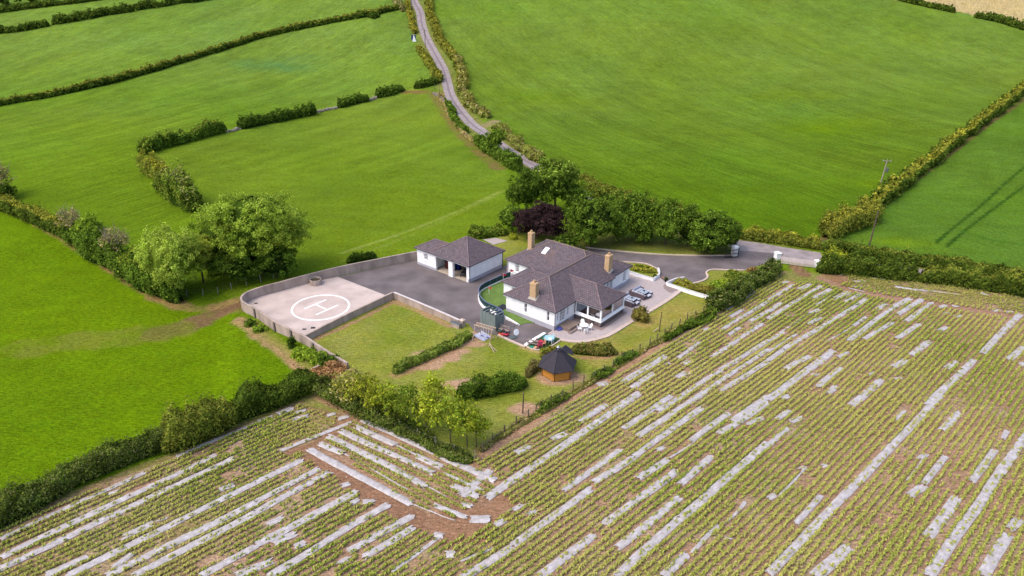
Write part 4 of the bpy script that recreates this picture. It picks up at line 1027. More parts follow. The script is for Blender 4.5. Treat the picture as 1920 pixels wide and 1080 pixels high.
    mb = MB(); mb.lathe([(.15, -.5), (.5, -.2), (.52, .1), (.34, .5), (.30, .5)], 14); o = mb.build('drum', M_MAROON, e); o.location = (0, 0, 1.0); o.rotation_euler = (0, -1.1, .2)
    o2 = MB().lathe([(.27, .5), (.27, .52)], 14).build('drum_mouth', mat('pale_mouth', (190, 160, 150), .6), o)
    mb = MB()
    for s_ in (-1, 1): mb.tube((-.1, s_ * .45, 1.0), (-.4, s_ * .5, 0), .035, n=6); mb.tube((-.1, s_ * .45, 1.0), (.45, s_ * .5, 0), .035, n=6)
    mb.build('stand', M_MAROON, e)
    e = empty('storage_box', ax(3.4, 2.6), XDIR, 'pale grey boxes stacked on a bench inside the right garage bay', 'boxes')
    MB().box(-.4, -.7, .75, .4, .7, .82).build('bench_top', M_FRAMEWOOD, e)
    for x_, y_ in ((-.35, -.65), (.35, -.65), (.35, .65), (-.35, .65)): MB().box(x_ - .04, y_ - .04, 0, x_ + .04, y_ + .04, .75).build('leg', M_FRAMEWOOD, e)
    MB().bevbox(-.3, -.5, .82, .3, .1, 1.3, .02).build('box_body', mat('pale_box', (186, 186, 200), .7), e)
build_garage()

def L2W(x, y, z=0): return tuple(np.r_[H0 + EX * x + EY * y, z])

# ------------------------------------------------------------------ putting green with curved wall and green fence
TZ = .32
top = smooth_line(np.array([PZ(*p, 1.35) for p in [(957, 509.5), (946, 513.5), (935, 518), (923, 523.5), (913, 528), (905, 532.5), (900, 537), (897.7, 543), (899.5, 553), (906.7, 562.5), (917, 569), (928, 573.5), (936, 578), (942, 582.5)]]), .3)
wallQ = top.copy()
tip = [PZ(941.7, 592, .3), PZ(958, 600.5, .2), PZ(974, 609.4, .1)]
tq = np.vstack([wallQ[:, :2], [t_[:2] for t_ in tip], [PZ(987, 605.2, .1)[:2]], [L2W(2, 1)[:2]], [L2W(2, 7)[:2]], [L2W(11, 11)[:2]], [L2W(11, 16)[:2]]])
mb = MB(); mb.prism([tuple(p) for p in tq], .02, [TZ] * (len(wallQ) + 1) + [.22, .10, .10] + [.2] + [TZ] * (len(tq) - len(wallQ) - 5)); 
o = mb.build('putting_green', M_TURF); o['kind'] = 'structure'
e = empty('curved_wall', (0, 0, 0), 0, 'low white curved wall around the artificial putting green', 'wall')
mb = MB(); wall_line(mb, np.vstack([wallQ, ]), .22, .50, 0); mb.build('wall_body', M_WHITE, e)
TQ = smooth_line(np.array([[*wallQ[-1, :2], 0], tip[0] * [1, 1, 0], tip[1] * [1, 1, 0], tip[2] * [1, 1, 0]]), .4); zt = np.linspace(.5, .16, len(TQ))
mb = MB(); wall_line(mb, TQ, .22, zt, 0); mb.build('wall_body', M_WHITE, e)
e = empty('mesh_fence', (0, 0, 0), 0, 'dark green mesh fence with pale top rail curving round the putting green', 'fence')
mb = MB(); wall_line(mb, wallQ, .04, 1.32, .5); mb.build('fence_panel', M_GFENCE, e)
mb = MB(); wall_line(mb, wallQ, .10, 1.38, 1.32); mb.build('top_rail', M_GREYBLUE, e)
for i in range(0, len(wallQ), 5): MB().box(-.04, -.04, .5, .04, .04, 1.34).build('post', M_GREYBLUE, e, (wallQ[i, 0], wallQ[i, 1], 0))
# little gate leaf at the near end
p = wallQ[-1]; e = empty('low_gate', (p[0], p[1], 0), math.radians(140), 'dark blue low gate at the near end of the green mesh fence', 'gate')
MB().box(-.2, -.03, .1, 1.1, .03, 1.25).build('gate_panel', mat('dark_blue_panel', (50, 62, 96), .6), e)
mb = MB(); mb.box(-.2, -.05, 1.25, 1.1, .05, 1.33); mb.box(-.26, -.05, 0, -.2, .05, 1.33); mb.box(1.1, -.05, 0, 1.16, .05, 1.33); mb.build('gate_frame', M_GREYBLUE, e)

def golf_flag(px, py, m, label):
    p = PZ(px, py, TZ); e = empty('golf_flag', tuple(p), 0, label, 'flag', 'flags on the putting green')
    MB().tube((0, 0, 0), (0, 0, 1.35), .025, n=6).build('pole', M_UPVC, e)
    mb = MB(); mb.add([(0, 0, 1.35), (.3, .05, 1.2), (.52, -.04, 1.12), (.3, .03, .95), (0, 0, .8), (0, .02, 1.35), (.3, .07, 1.2), (.52, -.02, 1.12), (.3, .05, .95), (0, .02, .8)],
                      [(0, 1, 2, 3, 4), (9, 8, 7, 6, 5), (0, 5, 6, 1), (1, 6, 7, 2), (2, 7, 8, 3), (3, 8, 9, 4)])
    mb.add([(0, 0, 1.35), (-.28, .03, 1.22), (0, 0, .9)], [(0, 1, 2), (2, 1, 0)]); mb.build('flag_cloth', m, e)
    MB().lathe([(.09, 0), (.09, .01)], 12).build('cup', M_BLACK, e)
golf_flag(917, 552, M_ORANGE, 'orange flag on a white stick in the middle of the putting green')
golf_flag(943.5, 527, M_RED, 'pinkish red flag beside the small side roof of the bungalow')
golf_flag(957.5, 519, M_RED, 'small red flag at the far corner of the putting green')
p = L2W(.7, 9.9); e = empty('door_mat', (p[0], p[1], TZ - .01), XDIR, 'black mat lying on the artificial turf by the house corner', 'mat'); MB().bevbox(-1.1, -.6, .0, .6, .6, .05, .01).build('mat_body', M_BLACK, e)

# slatted green-grey enclosure
def bin_store():
    A = PZ(928.3, 622.5, 0)[:2]; B_ = PZ(900, 609, 0)[:2]; d = (B_ - A); Lw = np.linalg.norm(d); rz = math.atan2(d[1], d[0])
    e = empty('slatted_enclosure', (A[0], A[1], 0), rz, 'tall grey green slatted timber enclosure behind the climbing frame', 'shed')
    Lw = 2.9; D = -1.75; H_ = 2.45; n = 13
    for i in range(n):
        x = i * Lw / n; MB().box(x + .01, -.02, .05, x + Lw / n - .015, .01, H_ + (.0 if i % 2 else .04)).build('slat', M_SLAT, e)
    for i in range(8):
        y = D * i / 8; MB().box(-.02, y + D / 8 + .015, .05, .01, y - .01, H_ - (.0 if i < 4 else .35)).build('slat', M_SLAT, e)
        MB().box(Lw - .01, y + D / 8 + .015, .05, Lw + .02, y - .01, H_).build('slat', M_SLAT, e)
    for i in range(5): x = .15 + i * (Lw - .4) / 4; MB().box(x, D, H_ - .08, x + .12, 0, H_ + .06).build('cross_beam', M_SLAT, e)
    for x, y in ((0.05, -.08), (Lw - .1, -.08), (.05, D + .05), (Lw - .1, D + .05)): MB().box(x - .05, y - .05, 0, x + .05, y + .05, H_ - .09).build('post', M_SLAT, e)
    mb = MB(); mb.box(.1, D + .1, 0.05, Lw - .15, -.2, 1.5); mb.build('stored_tank', mat('dark_tank', (44, 50, 56), .7), e)
    MB().tube((-.06, -.1, 1.15), (-.06, D + .1, 1.35), .03, n=6).build('rail', M_SILVER, e)
bin_store()

def climbing_frame():
    A = PZ(884.5, 631, 0)[:2]; B_ = PZ(918, 634, 0)[:2]
    a1 = PZ(893.5, 607, 2.25)[:2]; b1 = PZ(925, 616, 2.25)[:2]; d = b1 - a1; L = np.linalg.norm(d); rz = math.atan2(d[1], d[0])
    e = empty('climbing_frame', (a1[0], a1[1], 0), rz, 'pale timber climbing frame with monkey bars over a blue patterned mat', 'climbing frame')
    for y in (-.35, .35): MB().box(-.2, y - .05, 2.15, L + .2, y + .05, 2.27).build('beam', M_FRAMEWOOD, e)
    for i in range(8): x = .1 + i * (L - .2) / 7; MB().box(x - .05, -.3, 2.17, x + .05, .3, 2.25).build('rung', M_FRAMEWOOD, e)
    for x in (0, L):
        for s in (-1, 1): MB().tube((x, s * .35, 2.2), (x, s * 1.15, 0), .055, n=6).build('leg', M_FRAMEWOOD, e)
        MB().tube((x, -.8, .95), (x, .8, .95), .045, n=6).build('cross_bar', M_FRAMEWOOD, e)
    for k in (-.28, .28): MB().tube((L, -1.1 + k * .1, .5), (L + 1.5, -1.9 + k, .02), .045, n=6).build('ladder_rail', M_FRAMEWOOD, e)
    for i in range(4): t = .2 + i * .2; MB().tube((L + 1.5 * t, -1.1 - .8 * t - .28 * t, .5 - .45 * t), (L + 1.5 * t, -1.1 - .8 * t + .28 * t, .5 - .45 * t), .03, n=5).build('rung', M_FRAMEWOOD, e)
    for x in (L * .35, L * .65):
        for q in (-.2, .2): MB().tube((x + q, 0, 2.15), (x + q, 0, .65), .014, n=4).build('rope', M_UPVC, e)
        MB().box(x - .25, -.1, .6, x + .25, .1, .65).build('swing_seat', M_BLUE, e)
    m = [PZ(*q, 0)[:2] for q in ((887, 630), (904, 621.5), (921, 632), (907, 640.5))]
    mb = MB(); mb.prism([tuple(q) for q in m], .02, .09); tag(mb.build('play_mat', M_MATB), 'blue and white patterned mat lying under the climbing frame', 'mat')
climbing_frame()

# bench, toy car and swing chair left of the lower tarmac
p = PZ(945, 623, 0); e = empty('garden_bench', (p[0], p[1], 0), math.radians(-32), 'weathered pinkish grey bench between the slatted enclosure and the tarmac', 'bench')
m_ = mat('pinkish_board', (178, 158, 152), .85, 4, .2)
for i in range(4): MB().box(-.8, -.25 + i * .13, .42, .8, -.15 + i * .13, .47).build('seat_slat', m_, e)
for i in range(3): MB().box(-.8, .30, .55 + i * .14, .8, .34, .66 + i * .14).build('back_slat', m_, e)
for x in (-.7, .7):
    for y in (-.2, .28): MB().box(x - .04, y - .04, 0, x + .04, y + .04, .42 if y < 0 else .95).build('leg', m_, e)
p = PZ(947, 629, 0); e = empty('toy_car', (p[0], p[1], 0), math.radians(-30), 'small red ride on toy beside the dark green toy on the tarmac', 'toy')
MB().bevbox(-.5, -.28, .12, .5, .28, .4, .08).build('car_body', M_RED, e); MB().bevbox(-.1, -.22, .4, .3, .22, .62, .06).build('seat', M_BLACK, e)
for x in (-.32, .32):
    for s in (-1, 1): MB().tube((x, s * .26, .13), (x, s * .34, .13), .13, n=10).build('wheel', M_BLACK, e)
p = PZ(940, 626, 0); e = empty('toy_tractor', (p[0], p[1], 0), math.radians(-30), 'dark green pedal toy beside the bench and the orange plank', 'toy')
MB().bevbox(-.45, -.2, .2, .1, .2, .55, .06).build('tractor_body', mat('dark_green_plastic', (40, 78, 66), .5), e); MB().bevbox(.1, -.2, .25, .4, .2, .75, .05).build('seat', M_BLACK, e)
for x, r_ in ((-.35, .12), (.25, .22)):
    for s in (-1, 1): MB().tube((x, s * .22, r_), (x, s * .3, r_), r_, n=10).build('wheel', M_BLACK, e)
a = PZ(933, 625.5, 0)[:2]; b = PZ(941, 632, 0)[:2]; mb = MB(); mb.prism([tuple(a), tuple(a + [.25, .1]), tuple(b + [.25, .1]), tuple(b)], .04, .2); tag(mb.build('orange_plank', M_ORANGE), 'orange coloured edging plank beside the climbing frame ladder', 'plank')
p = PZ(964, 633, 0); e = empty('basketball_hoop', (p[0], p[1], 0), math.radians(25), 'freestanding grey pole arm with round white board on the lower tarmac', 'play stand')
mb = MB(); mb.tube((0, 0, 0), (0, 0, 1.9), .05, n=8); mb.tube((-.5, 0, 1.75), (.85, 0, 2.0), .05, n=6); mb.build('pole', M_SILVER, e); MB().bevbox(-.7, -.4, .02, .3, .4, .18, .05).build('base', M_BIN, e)
o = MB().lathe([(.42, -.03), (.46, 0), (.42, .03)], 18).build('board', M_UPVC, e); o.location = (.25, -.15, .85); o.rotation_euler = (1.25, 0, .3)
mb = MB(); mb.tube((-.5, 0, 1.75), (-1.4, .5, 1.7), .025, n=5); mb.tube((-1.4, .5, 1.7), (-1.45, .5, .1), .03, n=5); mb.build('stay', M_SILVER, e)

# play corner
pc = [(1022, 628), (1052, 637), (1040, 645), (1030, 651), (1017, 655), (1003, 655.5), (990, 650)]
sheet('play_turf', pc, .05, M_TURF2)
kerb('kerb', [(985, 648.5), (1003, 637), (1021.5, 626)], .45, 0, .2, M_UPVC, 'thick white kerb between the lower tarmac and the dark play turf', group=None)
kerb('kerb', [(985, 649), (994, 654), (1007, 657), (1020, 656), (1032, 651), (1043, 644), (1052, 638)], .22, 0, .14, M_CREAM, 'thin kerb curving round the lawn side of the dark play turf')
def kid_chair(px, py, rz, m, label, s=.6):
    p = PZ(px, py, .05); e = empty('child_chair', tuple(p), rz, label, 'chair', 'children chairs on the play turf')
    MB().bevbox(-.3 * s, -.3 * s, .45 * s, .3 * s, .3 * s, .53 * s, .02).build('seat', m, e); MB().bevbox(-.3 * s, .25 * s, .53 * s, .3 * s, .32 * s, 1.15 * s, .02).build('backrest', m, e)
    for x in (-1, 1):
        for y in (-1, 1): MB().tube((x * .25 * s, y * .25 * s, .45 * s), (x * .31 * s, y * .31 * s, 0), .035, n=6).build('leg', m, e)
def table(px, py, z, r_, h, m, label, cat='table', cloth=None):
    p = PZ(px, py, z); e = empty('round_table', tuple(p), 0, label, cat)
    MB().lathe([(r_ * .97, h - .05), (r_, h - .03), (r_, h - .01), (r_ * .97, h)], 20).build('tabletop', m, e)
    for i in range(4):
        a = math.pi / 4 + i * math.pi / 2; MB().tube((math.cos(a) * r_ * .55, math.sin(a) * r_ * .55, h - .05), (math.cos(a) * r_ * .8, math.sin(a) * r_ * .8, 0), .035, n=6).build('leg', m, e)
    return e
table(1029, 640.5, .05, .78, .62, M_SKYB, 'pale blue round plastic table on the dark play turf')
kid_chair(1021.5, 640, 1.2, M_TEAL, 'teal green child chair beside the pale blue round table', .75)
kid_chair(1035, 639.5, -1.2, M_SKYB, 'pale blue child chair on the house side of the blue table', .85)
kid_chair(1033, 643, 2.6, M_UPVC, 'white child chair on the lawn side of the blue table', .8)
p = PZ(1013.5, 646, .05); e = empty('play_table', tuple(p), .6, 'red square plastic play table next to the pink chair', 'table')
MB().bevbox(-.42, -.42, .42, .42, .42, .5, .03).build('tabletop', M_RED, e)
for x in (-1, 1):
    for y in (-1, 1): MB().tube((x * .36, y * .36, .42), (x * .4, y * .4, 0), .045, n=6).build('leg', M_RED, e)
kid_chair(1012, 652, math.pi + .2, M_PINK, 'bright pink child chair at the lawn edge of the play turf', .95)
kid_chair(1009, 645, 1.4, M_RED, 'red child chair pushed against the red play table', .8)
kid_chair(1019, 647.5, -1.2, M_PEACH, 'peach coloured child chair between red and blue tables', .8)
p = PZ(999, 647, .05); e = empty('toy_shelf', tuple(p), math.radians(-20), 'low grey wooden toy rack at the kerb end of the play turf', 'rack')
for x in (-.7, .7): MB().box(x - .04, -.15, 0, x + .04, .15, .8).build('side', m_, e)
for z in (.25, .7): MB().box(-.66, -.14, z, .66, .14, z + .05).build('shelf', m_, e)
p = PZ(997, 651.5, .05); e = empty('toy_tray', tuple(p), .4, 'small green toy tray on the play turf near the kerb', 'toy'); MB().bevbox(-.3, -.2, 0, .3, .2, .15, .05).build('tray', M_TEAL, e)
p = PZ(1004, 653, .05); e = empty('toy_box', tuple(p), .9, 'small peach box of toys beside the pink chair', 'toy'); MB().bevbox(-.25, -.2, 0, .25, .2, .22, .04).build('box_body', M_PEACH, e)

# white patio table with four chairs
PT = .10
table(1094.5, 617.5, PT, .62, .74, M_UPVC, 'round white plastic patio table in front of the stone conservatory base')
def patio_chair(px, py, rz, label):
    p = PZ(px, py, PT); e = empty('patio_chair', tuple(p), rz, label, 'chair', 'white chairs round the patio table')
    MB().bevbox(-.25, -.25, .42, .25, .25, .47, .02).build('seat', M_UPVC, e)
    mb = MB(); mb.add([(-.25, .22, .47), (.25, .22, .47), (.27, .34, .78), (.16, .38, .95), (-.16, .38, .95), (-.27, .34, .78), (-.25, .26, .47), (.25, .26, .47), (.27, .38, .78), (.16, .42, .95), (-.16, .42, .95), (-.27, .38, .78)],
                      [(0, 1, 2, 5), (5, 2, 3, 4), (11, 8, 7, 6), (10, 9, 8, 11), (1, 7, 8, 2), (2, 8, 9, 3), (3, 9, 10, 4), (4, 10, 11, 5), (5, 11, 6, 0)]); mb.build('backrest', M_UPVC, e)
    for x in (-.22, .22):
        for y in (-.22, .22): MB().tube((x, y, .43), (x * 1.2, y * 1.2, 0), .025, n=6).build('leg', M_UPVC, e)
        MB().box(x - .03, -.2, .62, x + .03, .28, .66).build('armrest', M_UPVC, e)
patio_chair(1092.5, 611.5, 0.1, 'white patio chair on the conservatory side of the table'); patio_chair(1086.5, 620.5, 1.6, 'white patio chair nearest the brown doorstep')
patio_chair(1104.5, 618.5, -1.3, 'white patio chair at the end facing the round bush'); patio_chair(1098, 625, math.pi + .1, 'white patio chair on the lawn side of the table')

# doorstep, tarpaulin
e = empty('doorstep', L2W(1.9, 0), XDIR, 'square brown stone doorstep platform at the double garden doors', 'step')
MB().bevbox(-1.0, -2.0, 0, 1.3, -.02, .62, .02).build('platform', mat('brown_stone', (150, 130, 118), .85, 3, .15), e); MB().bevbox(-1.35, -2.45, 0, 1.5, -2.0, .3, .02).build('lower_step', M_PAVE2, e); MB().bevbox(1.3, -2.0, 0, 1.7, -.02, .3, .02).build('side_step', M_PAVE2, e)
mb = MB(); tree_r = np.random.default_rng(3); n = 9; vs = []
for i in range(n):
    for j in range(n):
        x, y = i / (n - 1) - .5, j / (n - 1) - .5; q = max(0, 1 - (x * x + y * y) * 4.2); vs.append((x * 1.1, y * .9, .02 + .38 * q + .06 * tree_r.random() * (q > 0)))
mb.add(vs, [(i * n + j, (i + 1) * n + j, (i + 1) * n + j + 1, i * n + j + 1) for i in range(n - 1) for j in range(n - 1)])
p = PZ(1050, 617, PT); tag(mb.build('tarpaulin', M_BLUE, None, tuple(p), .4), 'crumpled blue tarpaulin against the wall beside the doorstep', 'tarpaulin')

# rattan sofas, stools, tables
def sofa_set(cx, cy, kind, rot):
    """local frame centre on patio. kind text for label"""
    p = PZ(cx, cy, PT)
    e = empty('corner_sofa', tuple(p), rot, 'L shaped dark rattan corner sofa with pale cushions, ' + kind, 'sofa')
    for x0, y0, x1, y1 in ((-1.5, .75, 1.2, 1.5), (-1.5, -1.1, -.75, .75)):
        MB().bevbox(x0, y0, 0, x1, y1, .38, .03).build('base', M_RATTAN, e); MB().bevbox(x0 + .04, y0 + .04, .38, x1 - .04, y1 - .04, .50, .04).build('seat_cushion', M_CUSH, e)
    MB().bevbox(-1.62, 1.4, 0, 1.25, 1.55, .82, .03).build('backrest', M_RATTAN, e); MB().bevbox(-1.65, -1.15, 0, -1.5, 1.4, .82, .03).build('backrest', M_RATTAN, e)
    MB().bevbox(1.2, .72, 0, 1.32, 1.4, .62, .02).build('armrest', M_RATTAN, e); MB().bevbox(-1.5, -1.22, 0, -.72, -1.1, .62, .02).build('armrest', M_RATTAN, e)
    for i in range(4): MB().bevbox(-.95 + i * .55, 1.2, .5, -.45 + i * .55, 1.38, .92, .05).build('back_cushion', M_CUSH, e)
    for i in range(4): MB().bevbox(-1.47, -.95 + i * .55, .5, -1.28, -.45 + i * .55, .92, .05).build('back_cushion', M_CUSH, e)
    c, s = math.cos(rot), math.sin(rot)
    def at(x, y): return (p[0] + c * x - s * y, p[1] + s * x + c * y, p[2])
    t = empty('coffee_table', at(.05, -.1), rot, 'grey glass topped rattan table, ' + kind, 'table')
    MB().bevbox(-.62, -.62, .6, .62, .62, .66, .015).build('tabletop', M_TABLEGLASS, t); MB().bevbox(-.5, -.5, .2, .5, .5, .6, .02).build('frame', M_RATTAN, t)
    for x in (-.5, .5):
        for y in (-.5, .5): MB().box(x - .04, y - .04, 0, x + .04, y + .04, .6).build('leg', M_RATTAN, t)
    b = empty('centre_bowl', at(.1, -.05)[:2] + (p[2] + .665,), 0, 'small dark bowl on the glass table, ' + kind, 'bowl'); MB().lathe([(.08, 0), (.16, .06), (.17, .1), (.12, .07)], 12).build('bowl_body', M_BLACK, b)
    for k, (x, y) in enumerate(((-.25, -1.15), (.95, -.5))):
        s_ = empty('rattan_stool', at(x, y), rot, ('rattan stool with pale pad, end side, ' if k == 0 else 'rattan stool with pale pad, corner side, ') + kind, 'stool', 'rattan stools on the patio')
        if k: w0, w1 = .25, .5
        else: w0, w1 = .5, .25
        MB().bevbox(-w0, -w1, .05, w0, w1, .36, .02).build('base', M_RATTAN, s_); MB().bevbox(-w0, -w1, .36, w0, w1, .46, .04).build('seat_cushion', M_CUSH, s_)
        for x_ in (-w0 + .05, w0 - .05):
            for y_ in (-w1 + .05, w1 - .05): MB().box(x_ - .03, y_ - .03, 0, x_ + .03, y_ + .03, .06).build('leg', M_BLACK, s_)
sofa_set(1205.5, 553, 'far set on the open patio', XDIR - .0 + math.radians(-3))
sofa_set(1183, 566.5, 'set beside the conservatory', XDIR - .0)
# barbecue
p = L2W(13.6, -1.7, PT); e = empty('barbecue', p, XDIR, 'black gas barbecue with silver hood against the house wall', 'barbecue')
MB().bevbox(-.75, -.35, .12, .75, .35, .85, .03).build('cabinet_body', M_BLACK, e); MB().bevbox(-1.15, -.3, .82, -.75, .3, .88, .02).build('side_shelf', M_BLACK, e); MB().bevbox(.75, -.3, .82, 1.15, .3, .88, .02).build('side_shelf', M_BLACK, e)
mb = MB(); mb.prism([(-.6, -.32), (.6, -.32), (.6, .32), (-.6, .32)], .86, [1.0, 1.0, 1.3, 1.3]); mb.build('hood', mat('hood_steel', (170, 174, 182), .3, metal=.7), e)
MB().tube((-.5, -.38, 1.0), (.5, -.38, 1.0), .025, n=6).build('handle', M_SILVER, e)
for x in (-.6, .6):
    for y in (-.25, .25): MB().tube((x - .03, y, .07), (x + .03, y, .07), .07, n=8).build('wheel', M_BLACK, e)

# white walls of the drive side of the patio, planters
def white_wall(pts, z, label, th=.2):
    Q = smooth_line(np.array([PZ(a, b, z) for a, b in pts]), .5); e = empty('garden_wall', (0, 0, 0), 0, label, 'wall'); mb = MB(); wall_line(mb, Q, th, z - .05, -.05); mb.build('wall_body', M_WHITE, e)
    mb = MB(); wall_line(mb, Q, th + .05, z, z - .05); mb.build('coping', mat('wall_top_paint', (232, 228, 230), .8), e)
white_wall([(1180, 508), (1200, 514), (1226, 521.5)], .65, 'low white wall between the flower bed and the patio')
white_wall([(1226.5, 521), (1231, 517), (1237, 512.5)], .65, 'short white return wall beside the patio opening')
white_wall([(1236.5, 511), (1236, 505), (1234, 501.5)], .7, 'short white wall end at the driveway edge of the flower bed')
white_wall([(1250, 529), (1262, 523.5), (1272, 520.5), (1283, 519)], .6, 'curved white wall beside the island bed and driveway')
white_wall([(1251, 530), (1290, 543), (1320, 552), (1353, 560.5)], .6, 'long straight white wall between the planted bed and the lawn')
for (a, b, lb) in ((1227.5, 522.5, 'dark round planter by the wall end near the flower bed'), (1248.5, 528, 'dark round planter at the corner of the curved wall')):
    p = PZ(a, b, PT); e = empty('planter', tuple(p), 0, lb, 'planter', 'dark planters at the patio opening'); MB().lathe([(.2, 0), (.3, .45), (.33, .5), (.27, .5), (.26, .42)], 14).build('pot', M_BLACK, e)
    r = np.random.default_rng(5); C_, D_, tid = blob_points(260, (0, 0, .62), (.3, .3, .25), r, 5); foliage_obj('plant', C_, D_, np.full(260, .12), pick_cols(260, [('dark', 1)], r), r, e)

# gates and piers
def pier(px, py, rz, h, w_, label):
    p = PZ(px, py, 0); e = empty('gate_pier', (p[0], p[1], 0), rz, label, 'pier'); MB().box(-w_, -w_, -.1, w_, w_, h).build('pier_body', M_WHITE, e)
    q = w_ + .08; MB().add([(-q, -q, h), (q, -q, h), (q, q, h), (-q, q, h), (-q, -q, h + .08), (q, -q, h + .08), (q, q, h + .08), (-q, q, h + .08), (0, 0, h + .35)],
                           [(3, 2, 1, 0), (0, 1, 5, 4), (1, 2, 6, 5), (2, 3, 7, 6), (3, 0, 4, 7), (4, 5, 8), (5, 6, 8), (6, 7, 8), (7, 4, 8)]).build('pier_cap', M_UPVC, e)
    return p
pier(1376, 479.5, .3, 1.75, .42, 'white gate pier with pointed cap beside the black open gate')
pier(1455.5, 492, .3, 1.75, .42, 'white gate pier with pointed cap at the hedge end of the field gate')
pier(1531, 500, .3, 1.05, .36, 'squat white pier at the far end of the field gate')
p = PZ(1383, 483, 0); e = empty('iron_gate', (p[0], p[1], 0), math.radians(192), 'black iron driveway gate standing open by the trees', 'gate')
for z in (.15, .75, 1.45): MB().box(0, -.04, z, 2.6, .04, z + .09).build('rail', M_BLACK, e)
for i in range(14): x = .05 + i * .19; MB().tube((x, 0, .15), (x, 0, 1.6), .022, n=5).build('bar', M_BLACK, e)
MB().box(-.06, -.06, 0, .06, .06, 1.85).build('post', M_BLACK, e)
A = PZ(1461, 494, 0)[:2]; B_ = PZ(1526, 502.5, 0)[:2]; d = B_ - A; Lg = np.linalg.norm(d)
e = empty('field_gate', (A[0], A[1], 0), math.atan2(d[1], d[0]), 'long pale seven bar field gate between the two white piers', 'gate')
M_GATE = mat('galvanised_gate', (240, 224, 218), .5, metal=.1)
for i in range(7): MB().tube((0, 0, .15 + i * .18), (Lg, 0, .15 + i * .18), .045, n=6).build('bar', M_GATE, e)
for x in (0, Lg * .33, Lg * .66, Lg): MB().tube((x, 0, .1), (x, 0, 1.28), .035, n=6).build('upright', M_GATE, e)
MB().tube((0, .01, .15), (Lg * .5, .01, 1.2), .025, n=5).build('brace', M_GATE, e)
p = PZ(1541, 493, 0); e = empty('white_post', tuple(p), 0, 'thin white leaning post at the start of the near hedge', 'post'); MB().tube((0, 0, 0), (.25, 0, 1.3), .08, n=8).build('post_body', M_UPVC, e)

# octagonal grill hut
def hut():
    p = PZ(1045, 702, 0); e = empty('grill_hut', (p[0], p[1] + .2, 0), math.radians(8), 'small hexagonal orange timber hut with dark pointed shingle roof', 'hut')
    n = 6; R = 2.0; H_ = 1.62; A0 = math.radians(-112)
    c = [(R * math.cos(2 * math.pi * i / n + A0), R * math.sin(2 * math.pi * i / n + A0)) for i in range(n)]
    nb = 10
    for i in range(n):
        a = Vector((*c[i], 0)); b = Vector((*c[(i + 1) % n], 0)); d = (b - a).normalized(); nr = Vector((d.y, -d.x, 0))
        for k in range(nb):
            z = .08 + k * (H_ - .08) / nb; zz = z + (H_ - .08) / nb - .012; o_ = nr * .02
            mb = MB(); mb.add([a + Vector((0, 0, z)), b + Vector((0, 0, z)), b + o_ + Vector((0, 0, z + .03)), a + o_ + Vector((0, 0, z + .03)), a + o_ + Vector((0, 0, zz - .03)), b + o_ + Vector((0, 0, zz - .03)), b + Vector((0, 0, zz)), a + Vector((0, 0, zz))],
                              [(0, 1, 2, 3), (3, 2, 5, 4), (4, 5, 6, 7)]); mb.build('board', M_HUT, e)
        MB().tube((a.x, a.y, 0), (a.x, a.y, H_), .07, n=6).build('corner_post', mat('dark_hut_trim', (140, 86, 34), .7), e)
    MB().prism([(x * .98, y * .98) for x, y in c], .02, H_ - .05).build('inner_wall', mat('hut_core', (120, 76, 34), .8), e)
    Ro = 2.55; c2 = [(Ro * math.cos(2 * math.pi * i / n + A0), Ro * math.sin(2 * math.pi * i / n + A0)) for i in range(n)]
    for i in range(n):
        j = (i + 1) % n; zt = 3.35; z0 = H_ - .12; q = .16
        mb = MB(); mb.add([(*c2[i], z0), (*c2[j], z0), (c2[j][0] * q, c2[j][1] * q, zt), (c2[i][0] * q, c2[i][1] * q, zt), (*c2[i], z0 - .08), (*c2[j], z0 - .08)], [(0, 1, 2, 3), (4, 5, 1, 0)]); mb.build('roof_panel', M_HUTROOF, e)
        MB().tube((*c2[i], z0 + .01), (c2[i][0] * q, c2[i][1] * q, zt + .01), .035, n=5).build('ridge_cap', M_HUTROOF, e)
    mb = MB(); mb.prism([(x * .17, y * .17) for x, y in c2], 3.3, 3.5); mb.build('roof_collar', M_HUTROOF, e)
    mb = MB(); mb.lathe([(.12, 3.5), (.12, 3.85), (.26, 3.88), (.02, 4.08)], 12); mb.build('flue_pipe', mat('flue_steel', (176, 180, 190), .35, metal=.6), e)
    # porch extension over the door side
    mb = MB(); mb.add([(.6, 1.0, 2.75), (1.55, 2.75, 2.5), (.7, 2.9, 1.85), (2.4, 2.5, 1.85), (-.1, 1.9, 1.9), (2.2, .9, 1.9)], [(0, 1, 2, 4), (0, 5, 3, 1), (1, 3, 2)]); mb.build('porch_roof', M_HUTROOF, e)
    MB().box(1.0, 1.2, .1, 1.6, 2.2, 1.8).build('door', M_HUT, e)
hut()

